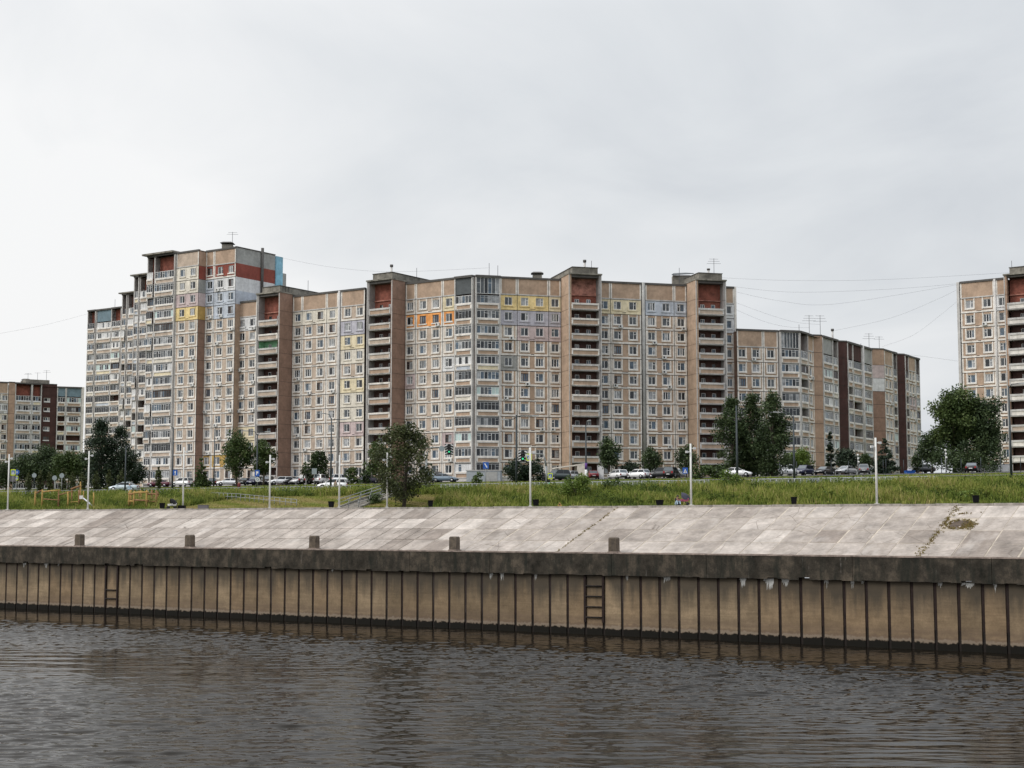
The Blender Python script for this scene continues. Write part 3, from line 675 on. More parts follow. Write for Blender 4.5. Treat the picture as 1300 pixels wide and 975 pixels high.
def sheet(name, s0, s1, u0, u1, m, dz, nseg=40, nu=6):
    mb = MB()
    for i in range(nseg):
        for j in range(nu):
            a, b = s0 + (s1 - s0) * i / nseg, s0 + (s1 - s0) * (i + 1) / nseg; c, d = u0 + (u1 - u0) * j / nu, u0 + (u1 - u0) * (j + 1) / nu
            mb.poly([(*su(a, c), terr(c) + dz), (*su(b, c), terr(c) + dz), (*su(b, d), terr(d) + dz), (*su(a, d), terr(d) + dz)], m)
    return tag(mb.build(name), kind='structure')
P('asphalt', (.055, .054, .052), streak=0); P('paving', (.34, .31, .29), streak=0); P('kerb_stone', (.30, .275, .25), var=.45, sc=1.4, streak=.3)
P('line_white', (.6, .6, .58), streak=0)
sheet('promenade', -420, 80, 131.62, 134.4, M['paving'], .035, 60, 2)
sheet('road', -420, 120, 172, 182, M['asphalt'], .17)
sheet('car_park', -420, -120, 206, 226.6, M['asphalt'], .17); sheet('car_park', -119, -58, 206, 262, M['asphalt'], .17); sheet('car_park', -58, 120, 206, 250, M['asphalt'], .17)
for u in (172.3, 181.6): sheet('road_marking', -420, 120, u, u + .14, M['line_white'], .178, 60, 1)
# --- embankment slope: a sheet of mortar with concrete slabs on it
slab_m = tone_mat('slab_concrete', [(0, (.21, .17, .145)), (.25, (.255, .222, .195)), (.6, (.345, .305, .272)), (1, (.47, .425, .385))], sc=.6, var=.3, fine=3.2, slope=True)
P('mortar', (.385, .335, .275), var=.4, sc=.5, streak=0)
UA, UB, ZA, ZC = U0 + .86, 131.2, 7.22, 11.42
def sl(s_, k, h=0): return (*su(s_, UA + (UB - UA) * k - h * .34), ZA + (ZC - ZA) * k + h)
mb = MB()
for i in range(110):
    a, b = -330 + i * 4, -330 + (i + 1) * 4
    mb.poly([sl(a, 0), sl(b, 0), sl(b, 1), sl(a, 1)], M['mortar'])
tag(mb.build('embankment'), kind='structure')
V = []; Q = []; TN = []
rows = [-.02, .245, .495, .745, .995]
rr = random.Random(5)
for r_ in range(4):
    off = 0
    for k in range(-105, 40):
        a = -36.5 + 2.58 * k + off; b = a + 2.58
        if a > 70 or b < -300: continue
        if (r_ == 2 and k == 0): continue                       # the broken slab
        left = b < -88; g = rr.choice([.03, .04, .05]) if left else rr.choice([.04, .06, .09]); h = (.05 if left else .016) + rr.uniform(-.008, .010); h2 = h + rr.uniform(-.006, .006)
        split = left and rr.random() < .35
        for (x0, x1) in (((a, (a + b) / 2), ((a + b) / 2, b)) if split else ((a, b),)):
            i0 = len(V); k0, k1 = rows[r_] + .004, rows[r_ + 1] - .004
            V += [sl(x0 + g, k0, -.03), sl(x1 - g, k0, -.03), sl(x1 - g, k1, -.03), sl(x0 + g, k1, -.03), sl(x0 + g, k0, h), sl(x1 - g, k0, h), sl(x1 - g, k1, h2), sl(x0 + g, k1, h2)]
            t = min(1, max(0, rr.gauss(.56, .13))); q = rr.random()
            if q < .09: t = .14 + rr.random() * .12
            elif q > .93: t = .75 + rr.random() * .2
            for f in ((4, 5, 6, 7), (0, 1, 5, 4), (1, 2, 6, 5), (2, 3, 7, 6), (3, 0, 4, 7)): Q.append(tuple(i0 + j for j in f)); TN.append(t)
# the broken slab: two tilted pieces left in the hole
for (x0, x1, k0, k1, h0, h1) in ((-36.2, -35.0, .53, .70, -.02, .03), (-34.9, -34.1, .51, .60, .02, -.05)):
    i0 = len(V); V += [sl(x0, k0, h0), sl(x1, k0, h1), sl(x1 + .1, k1, h0), sl(x0 + .3, k1, h1)]; Q.append((i0, i0 + 1, i0 + 2, i0 + 3)); TN.append(.7)
o = attr_mesh('embankment_slabs', V, Q, TN, [slab_m]); tag(o, kind='structure')
mb = MB()
rr = random.Random(8); x = -330
while x < 100:
    l = rr.choice([2.0, 2.9, 3.0, 3.1]); h = rr.uniform(-.03, .02)
    F_ = lambda a, y, z: (*su(a, y), z)
    mb.box(x, x + l - .03, UB - .02 + rr.uniform(-.02, .02), UB + .4, 11.1, 11.63 + h, M['kerb_stone'], F_); x += l
tag(mb.build('kerb'), kind='structure')
# weeds rooted in two joints and round the broken slab
weed_m = tone_mat('dry_weeds', [(0, (.085, .055, .025)), (.6, (.24, .175, .07)), (1, (.20, .19, .055))], trans=.1)
def blades(pts, hs, wd, n_per, spread, lean=.5, rng=NR):
    """bent grass blades: two stacked quads each"""
    n = len(pts); pts = np.repeat(pts, n_per, 0); hs = np.repeat(hs, n_per) * rng.uniform(.6, 1.15, n * n_per); k = len(pts)
    pts = pts + np.c_[rng.normal(0, spread, k), rng.normal(0, spread, k), np.zeros(k)]
    an = rng.uniform(0, 2 * np.pi, k); wx, wy = np.cos(an) * wd / 2, np.sin(an) * wd / 2
    la = rng.uniform(0, 2 * np.pi, k); lx, ly = np.cos(la) * hs * lean * rng.uniform(.1, 1, k), np.sin(la) * hs * lean * rng.uniform(.1, 1, k)
    z0 = np.zeros(k)
    b0 = pts + np.c_[-wx, -wy, z0 - .05]; b1 = pts + np.c_[wx, wy, z0 - .05]
    m0 = pts + np.c_[lx * .35 - wx * .8, ly * .35 - wy * .8, hs * .6]; m1 = pts + np.c_[lx * .35 + wx * .8, ly * .35 + wy * .8, hs * .6]
    t0 = pts + np.c_[lx - wx * .2, ly - wy * .2, hs]; t1 = pts + np.c_[lx + wx * .2, ly + wy * .2, hs]
    v = np.stack([b0, b1, m0, m1, t0, t1], 1).reshape(-1, 3); i = np.arange(k)[:, None] * 6
    q = np.concatenate([i + [0, 1, 3, 2], i + [2, 3, 5, 4]], 0)
    return v, q, k
pts = []
for (s_, jit, nw) in ((-36.5, .16, 190), (-70.0, .05, 70)):
    for i in range(nw):
        k = NR.uniform(0, 1); pts.append(sl(s_ + NR.normal(0, jit * (.4 + abs(math.sin(k * 9)))), k, .0))
for i in range(130):
    a = NR.uniform(0, 2 * np.pi); pts.append(sl(-35.2 + .9 * math.cos(a) + NR.normal(0, .1), .62 + .085 * math.sin(a) + NR.normal(0, .01), 0))
for i in range(160): pts.append(sl(-34.3 + NR.normal(0, .25), .60 + NR.normal(0, .04), 0))
for i in range(18): pts.append(sl(-35.2 + NR.normal(0, .6), .83 + NR.normal(0, .012), .0))
pts = np.array(pts); v, q, k = blades(pts, NR.uniform(.04, .14, len(pts)), .07, 5, .06)
tag(attr_mesh('joint_weeds', v, q, np.tile(NR.uniform(0, 1, k), 2), [weed_m]), kind='stuff')
mb = MB(); P('hole_soil', (.075, .055, .04), var=.5, sc=3, streak=0)
hp = [sl(-35.25 + (.85 + .16 * math.sin(5 * t)) * math.cos(t), .62 + (.085 + .012 * math.sin(3 * t + 1)) * math.sin(t), .012) for t in np.linspace(0, 6.1, 22)]
mb.poly(hp, M['hole_soil']); tag(mb.build('washed_out_hole'), kind='structure')
# --- quay wall
PITCH_P = 1.853; PH = -29.4; SREF = -80
def pile_mat():
    m, nt, b = nodes('pile_concrete')
    geo = N(nt, 'ShaderNodeNewGeometry').outputs['Position']; rnd = N(nt, 'ShaderNodeObjectInfo').outputs['Random']
    base = ramp(nt, rnd, [(0, (.165, .122, .076)), (.35, (.235, .166, .100)), (.7, (.215, .16, .102)), (1, (.285, .213, .134))])
    col = mixc(nt, 1, base, ramp(nt, noise(nt, .8, 6, .62, vec=geo), [(.3, (.78,) * 3), (.7, (1.22,) * 3)]), 'MULTIPLY')
    col = mixc(nt, 1, col, ramp(nt, noise(nt, 7, 4, .65, vec=geo), [(.3, (.87,) * 3), (.7, (1.12,) * 3)]), 'MULTIPLY')
    col = mixc(nt, 1, col, ramp(nt, noise(nt, 1, 4, .6, vec=geo, mapscale=(.4, .4, 5)), [(.3, (.84,) * 3), (.7, (1.1,) * 3)]), 'MULTIPLY')
    # soot and algae runs from the beam, tide marks near the water
    sx = N(nt, 'ShaderNodeSeparateXYZ'); nt.links.new(geo, sx.inputs[0])
    def zramp(stops, amp, ns, ms=None):
        nn = noise(nt, ns, 5, .6, vec=geo, mapscale=ms); ma = N(nt, 'ShaderNodeMath', operation='MULTIPLY_ADD'); nt.links.new(nn, ma.inputs[0]); ma.inputs[1].default_value = amp; nt.links.new(sx.outputs[2], ma.inputs[2])
        dv = N(nt, 'ShaderNodeMath', operation='DIVIDE'); nt.links.new(ma.outputs[0], dv.inputs[0]); dv.inputs[1].default_value = 10.0
        return ramp(nt, dv.outputs[0], stops)
    col = mixc(nt, zramp([(.47, (0,) * 3), (.66, (.85,) * 3)], 4.2, 1, (1.1, 1.1, .12)), col, (.055, .048, .038))
    col = mixc(nt, zramp([(.135, (.62,) * 3), (.15, (.18,) * 3), (.17, (.45,) * 3), (.235, (0,) * 3)], .8, 2), col, (.125, .088, .066))
    col = mixc(nt, zramp([(.085, (1,) * 3), (.092, (.25,) * 3), (.105, (0,) * 3)], .6, 3), col, (.009, .008, .006))
    col = mixc(nt, zramp([(.088, (0,) * 3), (.094, (.35,) * 3), (.108, (.35,) * 3), (.118, (0,) * 3)], .6, 3), col, (.34, .29, .23))
    nt.links.new(col, b.inputs['Base Color']); b.inputs['Roughness'].default_value = .9; b.inputs['Specular IOR Level'].default_value = .2
    return m
M['pile'] = pile_mat(); P('rust_steel', (.021, .012, .010), var=.4, sc=2, streak=.3); P('wet_steel', (.016, .012, .010), var=.4, sc=2, streak=0)
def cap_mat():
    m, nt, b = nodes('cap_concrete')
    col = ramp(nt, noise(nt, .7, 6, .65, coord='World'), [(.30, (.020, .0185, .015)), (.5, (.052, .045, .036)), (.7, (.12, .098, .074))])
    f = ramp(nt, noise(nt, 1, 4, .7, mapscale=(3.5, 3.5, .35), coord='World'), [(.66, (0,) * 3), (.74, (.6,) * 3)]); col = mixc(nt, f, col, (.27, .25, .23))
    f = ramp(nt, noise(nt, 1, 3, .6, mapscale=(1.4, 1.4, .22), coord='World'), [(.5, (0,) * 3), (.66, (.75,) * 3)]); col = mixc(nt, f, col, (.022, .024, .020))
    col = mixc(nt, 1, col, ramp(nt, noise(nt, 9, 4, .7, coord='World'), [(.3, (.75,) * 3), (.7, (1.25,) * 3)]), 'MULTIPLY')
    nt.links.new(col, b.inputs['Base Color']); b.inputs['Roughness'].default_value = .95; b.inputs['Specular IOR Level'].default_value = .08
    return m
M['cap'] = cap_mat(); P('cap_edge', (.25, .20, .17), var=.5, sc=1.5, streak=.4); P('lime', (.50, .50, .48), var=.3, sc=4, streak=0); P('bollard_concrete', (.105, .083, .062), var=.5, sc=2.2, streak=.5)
QF = SU(SREF, U0)
quay = empty('quay_wall', QF.loc, RQ, 'long brown concrete quay wall of narrow piles under a dark overhanging beam along the water', 'quay wall')
pw = PITCH_P - .27
mb = MB(); mb.box(.135, .135 + pw, 0, .5, -2.5, 5.4, M['pile'], skip='b'); pd = mb.data('wall_panel')
mb = MB(); mb.box(-.02, PITCH_P - .02, .14, .5, -2.5, 5.4, M['wet_steel'], skip='bkt'); mb.box(-.11, .11, .06, .14, 1.55, 5.38, M['rust_steel'], skip='k'); mb.box(-.05, .125, .07, .14, -2.5, 1.55, M['wet_steel'], skip='k')
jd = mb.data('joint_post')
for k in range(-86, 14):
    x = PH + k * PITCH_P - SREF
    link('wall_panel', pd, quay, (x, 0, 0)); link('joint_post', jd, quay, (x, .004 * (k % 2), 0))
mb = MB(); rr = random.Random(3); x = -120.0
while x < 100:
    l = rr.choice([9.2, 11.1, 12.9]); n = 14
    for i in range(n):
        a, b = x + l * i / n, x + l * (i + 1) / n - (.035 if i == n - 1 else 0)
        jb = rr.uniform(-.05, .04) + (.14 if rr.random() < .04 else 0)
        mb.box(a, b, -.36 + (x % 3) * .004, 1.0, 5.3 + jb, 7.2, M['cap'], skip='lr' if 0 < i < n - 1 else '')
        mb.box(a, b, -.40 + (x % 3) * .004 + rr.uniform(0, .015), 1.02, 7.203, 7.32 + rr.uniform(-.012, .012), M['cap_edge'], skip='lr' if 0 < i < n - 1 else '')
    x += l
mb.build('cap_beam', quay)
mb = MB()
for a, b in ((-360, -120), (100, 300)): mb.box(a, b, 0, 1, -2.5, 7.25, M['pile'])
mb.build('far_wall', quay)
for (px, w_, h_) in ((30, .7, .45), (58, .8, .5), (74, .5, .3), (422, .25, .3), (623, .55, .5), (636, .45, .8), (680, .35, .55), (796, .3, .45), (846, .75, .65), (942, .6, .8), (976, .9, 1.0), (995, .7, .6), (1048, .4, .6), (1082, .35, .7), (1098, .3, .3), (1225, 1.1, .45), (1193, .4, .45), (1263, .3, .6)):
    p = at_u(px, U0, 735); x = s_of(p) - SREF; k = round((x + SREF - PH) / PITCH_P - .5); x = min(max(x, PH + k * PITCH_P - SREF + .15 + w_ / 2), PH + (k + 1) * PITCH_P - SREF - .15 - w_ / 2)
    n = 11; top = [(x - w_/2 + w_ * i / (n - 1)) for i in range(n)]; mb = MB(); rr = random.Random(px); h_ *= 1.35
    for i in range(n - 1):
        d0, d1 = [h_ * rr.uniform(.25, 1) * (1 - abs(2 * j / (n - 1) - 1) ** 2 * .8) for j in (i, i + 1)]
        mb.poly([(top[i], -.012, 5.31), (top[i], -.012, 5.31 - d0), ((top[i] + top[i+1]) / 2, -.012, 5.31 - d0 * .8), (top[i+1], -.012, 5.31 - d0 * .35), (top[i+1], -.012, 5.31)], M['lime'])
    mb.build('lime_stain', quay)
# bollards on the beam
bm_ = MB(); W_ = .39
bm_.mesh([(-W_, -W_, 0), (W_, -W_, 0), (W_, W_, 0), (-W_, W_, 0), (-W_ * .97, -W_ * .97, 1.22), (W_ * .97, -W_ * .97, 1.22), (W_ * .97, W_ * .97, 1.22), (-W_ * .97, W_ * .97, 1.22), (-W_ * .8, -W_ * .8, 1.33), (W_ * .8, -W_ * .8, 1.33), (W_ * .8, W_ * .8, 1.33), (-W_ * .8, W_ * .8, 1.33)],
         [(0, 1, 5, 4), (1, 2, 6, 5), (2, 3, 7, 6), (3, 0, 4, 7), (4, 5, 9, 8), (5, 6, 10, 9), (6, 7, 11, 10), (7, 4, 8, 11), (8, 9, 10, 11)], M['bollard_concrete'])
bd = bm_.data('post'); bm2 = MB(); bm2.box(-.46, .46, -.46, .46, 0, .09, M['cap_edge']); bd2 = bm2.data('plinth')
for px, lab in ((101, 'stubby concrete bollard on the quay beam nearest the left edge'), (241, 'stubby concrete bollard on the quay beam standing above the left ladder side, second from left'), (399, 'stubby concrete bollard on the quay beam below the foot of the stairs'),
                (577, 'stubby concrete bollard with a pinkish smear in the middle of the quay beam'), (779.5, 'stubby concrete bollard on the quay beam just right of the five rung ladder')):
    p = at_u(px, U0 + .35, 695); o = empty('bollard', (p.x, p.y, 7.32), RQ + .1, lab, 'bollard', 'bollards along the quay beam'); link('plinth', bd2, o); link('post', bd, o)
# ladders between two piles
def ladder(px0, px1, rungs, z0, lab):
    k = round((s_of(at_u(px0, U0, 740)) - PH) / PITCH_P); a = PH + k * PITCH_P; q = SU(a, U0)
    o = empty('ladder', (q.loc[0], q.loc[1], 0), RQ, lab, 'ladder', 'ladders down the quay wall')
    for x in (0, PITCH_P):
        mb = MB(); mb.box(x - .1, x + .1, -.16, -.035, z0, 5.28, M['rust_steel']); mb.build('rail', o)
    for py in rungs:
        r_ = ray((px0 + px1) / 2, py); pp = at_u((px0 + px1) / 2, U0, py); z = EYE + r_.z * pp.y / r_.y
        mb = MB(); mb.tube([(.1, -.12, z), (PITCH_P - .1, -.12, z)], .075, M['wet_steel'], 6); mb.build('rung', o)
ladder(740, 763, (729.5, 743.8, 757, 770.3, 783.5), 1.1, 'rusty ladder with five rungs hung on the quay wall in the middle of the photo')
ladder(137, 151, (716.5, 749, 760), .6, 'rusty ladder with missing rungs on the left part of the quay wall')
# --- water
def water_mat():
    m, nt, b = nodes('river_water')
    b.inputs['Base Color'].default_value = (.010, .0078, .0052, 1); b.inputs['Roughness'].default_value = .03; b.inputs['IOR'].default_value = 1.135
    n1 = noise(nt, 2.2, 4, .65, coord='World', mapscale=(.75, 1.9, 1)); bp = N(nt, 'ShaderNodeBump'); bp.inputs['Strength'].default_value = .10; bp.inputs['Distance'].default_value = .05
    nt.links.new(n1, bp.inputs['Height']); nt.links.new(bp.outputs[0], b.inputs['Normal'])
    return m
DX = .14; NG = 1024
kx = np.fft.fftfreq(NG, DX) * 2 * np.pi; KX, KY = np.meshgrid(kx, kx, indexing='ij'); K_ = np.hypot(KX, KY); K_[0, 0] = 1
th = np.arctan2(KY, KX); rngw = np.random.RandomState(4)
def field(lmin, lmax, p, wd, spread):
    A = K_ ** (-p) * (K_ > 2 * np.pi / lmax) * (K_ < 2 * np.pi / lmin) * (np.abs(np.cos(th - wd)) ** spread)
    h = np.fft.ifft2(A * (rngw.normal(size=(NG, NG)) + 1j * rngw.normal(size=(NG, NG)))).real
    g = np.gradient(h, DX); return h / np.sqrt((g[0] ** 2 + g[1] ** 2).mean())
hW = field(.29, 1.3, 1.7, 2.12, 5) ; hS = field(.8, 4, 1.9, 2.16, 14)
lo = np.fft.ifft2(np.exp(-(np.hypot(KX * 1.0, KY * .45) * 14.0) ** 2) * (rngw.normal(size=(NG, NG)) + 1j * rngw.normal(size=(NG, NG)))).real; lo = (lo - lo.mean()) / lo.std()
S0g, UGg = -152.0, 34.0; NX, NY = 1016, 603
amp = np.clip(1 + .55 * lo, .25, 2.2)
H = hW * amp * .105 + hS * .05 * (.4 + .6 * amp)
H = H[:NX, :NY].copy()
uvec = UGg + np.arange(NY) * DX
edge = np.clip((U0 - uvec) / 24, .36, 1)[None, :]; H = H * edge
ii, jj = np.meshgrid(np.arange(NX), np.arange(NY), indexing='ij')
S_ = S0g + ii * DX; U_ = UGg + jj * DX
co = np.stack([D2.x * S_ + N2.x * U_, D2.y * S_ + N2.y * U_, H], -1).reshape(-1, 3)
idx = (ii * NY + jj)[:-1, :-1].ravel(); qd = np.stack([idx, idx + NY, idx + NY + 1, idx + 1], 1)
sE_, uE_ = S0g + (NX - 1) * DX, UGg + (NY - 1) * DX
base = len(co); ex = []
for (s_, u_) in ((-3000, -1500), (2500, -1500), (-3000, UGg), (S0g, UGg), (sE_, UGg), (2500, UGg), (-3000, uE_), (S0g, uE_), (sE_, uE_), (2500, uE_), (-3000, U0 + .3), (2500, U0 + .3), (S0g, -1500), (sE_, -1500), (S0g, U0 + .3), (sE_, U0 + .3)):
    p = su(s_, u_); ex.append((p.x, p.y, 0))
co = np.concatenate([co, np.array(ex)])
q2 = np.array([(0, 12, 3, 2), (12, 13, 4, 3), (13, 1, 5, 4), (2, 3, 7, 6), (4, 5, 9, 8), (6, 7, 14, 10), (7, 8, 15, 14), (8, 9, 11, 15)]) + base
me = bpy.data.meshes.new('water'); qd = np.concatenate([qd, q2]); nf = len(qd)
me.vertices.add(len(co)); me.vertices.foreach_set('co', co.astype(np.float32).ravel()); me.loops.add(nf * 4); me.loops.foreach_set('vertex_index', qd.astype(np.int32).ravel())
me.polygons.add(nf); me.polygons.foreach_set('loop_start', np.arange(0, nf * 4, 4, dtype=np.int32)); me.polygons.foreach_set('loop_total', np.full(nf, 4, dtype=np.int32)); me.polygons.foreach_set('use_smooth', np.ones(nf, dtype=bool))
me.materials.append(water_mat()); me.update(calc_edges=True); tag(link('water', me), kind='structure')
# --- grass
grass_m = tone_mat('bank_grass', [(0, (.030, .048, .014)), (.25, (.085, .125, .024)), (.5, (.180, .225, .042)), (.75, (.28, .29, .075)), (1, (.40, .33, .15))], trans=.25)
def patch(s_, u_): return .5 + .28 * np.sin(s_ * .21 + 1.7 * np.sin(u_ * .5)) * np.sin(u_ * .63 + s_ * .07) + .2 * np.sin(s_ * .53 + u_ * 1.1)
def mown(s_, u_): return (s_ > -134 + (u_ - 135) * .8) & (s_ < -96) & (u_ < 141.6)
def su3(s_, u_, z=0):
    return np.stack([D2.x * s_ + N2.x * u_, D2.y * s_ + N2.y * u_, np.interp(u_, [a for a, b in PROF], [b for a, b in PROF]) + z], 1)
n = 26000
s_ = NR.uniform(-215, -12, n); u_ = NR.uniform(134.9, 147.5, n); keep = ~mown(s_, u_) & ~((s_ > -108.2) & (s_ < -104.6) & (u_ < 142.5)); s_, u_ = s_[keep], u_[keep]
pp = patch(s_, u_); hs = np.where(u_ > 143.5, .62, 1) * (.35 + .5 * pp) * np.clip((u_ - 134.2) / 2.5, .35, 1) * NR.uniform(.45, 1.7, len(s_))
v1, q1, k1 = blades(su3(s_, u_), hs, .085, 8, .16); t1_ = np.repeat(np.clip(.22 + .6 * pp + NR.normal(0, .1, len(s_)), 0, .84), 8) + NR.normal(0, .09, k1); t1_[NR.rand(k1) < .05] += .35
n = 9000
s_ = NR.uniform(-136, -95, n); u_ = NR.uniform(134.8, 141.8, n); keep = mown(s_, u_) & ~((s_ > -108.2) & (s_ < -104.6)); s_, u_ = s_[keep], u_[keep]; pp = patch(s_ * 2, u_ * 2)
v2, q2_, k2 = blades(su3(s_, u_), np.full(len(s_), .14), .08, 6, .14, 1.0); t2_ = np.repeat(np.clip(.74 + .55 * (pp - .3), .5, 1), 6) + NR.normal(0, .07, k2)
n = 26000
s_ = NR.uniform(-260, 10, n); u_ = 147 + 74 * NR.uniform(0, 1, n) ** 1.2; keep = ~((u_ > 171.8) & (u_ < 182.2)) & ~(u_ > 206); s_, u_ = s_[keep], u_[keep]; pp = patch(s_ * .6, u_ * .6)
v3, q3, k3 = blades(su3(s_, u_), NR.uniform(.1, .32, len(s_)), .11, 5, .3, .8); t3_ = np.repeat(np.clip(.3 + .45 * pp + NR.normal(0, .08, len(s_)), 0, .95), 5) + NR.normal(0, .06, k3)
# broad leaved weeds among the grass
n = 3400
s_ = NR.uniform(-210, -14, n); u_ = NR.uniform(136, 147.2, n); keep = ~mown(s_, u_) & ~((s_ > -109) & (s_ < -104)); s_, u_ = s_[keep], u_[keep]; pp = patch(s_, u_)
c = su3(s_, u_); per = 46; k4 = len(c) * per; rad = np.repeat(NR.uniform(.2, .85, len(c)) ** 1.2, per); c = np.repeat(c, per, 0)
off = NR.normal(0, 1, (k4, 3)); off /= np.linalg.norm(off, axis=1)[:, None]; off *= (rad * NR.uniform(.5, 1, k4))[:, None]; off[:, 2] = np.abs(off[:, 2]) * 1.5 + .1
def cards(c, size, rng=NR, up=.4):
    k = len(c); nrm = rng.normal(0, 1, (k, 3)); nrm[:, 2] = np.abs(nrm[:, 2]) + up; nrm /= np.linalg.norm(nrm, axis=1)[:, None]
    t = np.cross(nrm, rng.normal(0, 1, (k, 3))); t /= np.linalg.norm(t, axis=1)[:, None]; b = np.cross(nrm, t); a_ = (size * rng.uniform(.6, 1.3, k))[:, None] / 2; bb = a_ * rng.uniform(.55, .9, k)[:, None]
    v = np.stack([c - t * a_, c - b * bb, c + t * a_, c + b * bb], 1).reshape(-1, 3)
    return v, np.arange(k * 4).reshape(-1, 4)
v4, q4 = cards(c + off, .17); t4_ = np.repeat(np.clip(.1 + .4 * pp + NR.normal(0, .12, len(s_)), 0, .8), per) + NR.normal(0, .05, k4)
v = np.concatenate([v1, v2, v3, v4]); o1, o2, o3 = len(v1), len(v1) + len(v2), len(v1) + len(v2) + len(v3)
tones = np.concatenate([np.tile(t1_, 2), np.tile(t2_, 2), np.tile(t3_, 2), t4_])
q = np.concatenate([q1, q2_ + o1, q3 + o2, q4 + o3])
tag(attr_mesh('grass', v, q, np.clip(tones, 0, 1), [grass_m]), kind='stuff')
# ------------------------------------------------------------------ trees and shrubs
def leafmat(name, stops): return tone_mat(name, stops, trans=.18, rough=.6, spec=.25)
LM = {'green': leafmat('leaf_green', [(0, (.024, .040, .013)), (.5, (.060, .095, .028)), (1, (.125, .16, .052))]),
      'dark': leafmat('leaf_dark', [(0, (.020, .036, .015)), (.5, (.050, .077, .031)), (1, (.10, .135, .052))]),
      'olive': leafmat('leaf_olive', [(0, (.026, .036, .014)), (.5, (.066, .082, .030)), (1, (.135, .15, .062))]),
      'lime': leafmat('leaf_lime', [(0, (.05, .085, .014)), (.5, (.115, .175, .03)), (1, (.20, .25, .06))]),
      'spruce': leafmat('leaf_spruce', [(0, (.012, .022, .013)), (.5, (.028, .046, .026)), (1, (.052, .074, .040))])}
P('bark', (.085, .07, .055), var=.4, sc=3, streak=0); P('birch_bark', (.42, .41, .39), var=.35, sc=3, streak=.3)
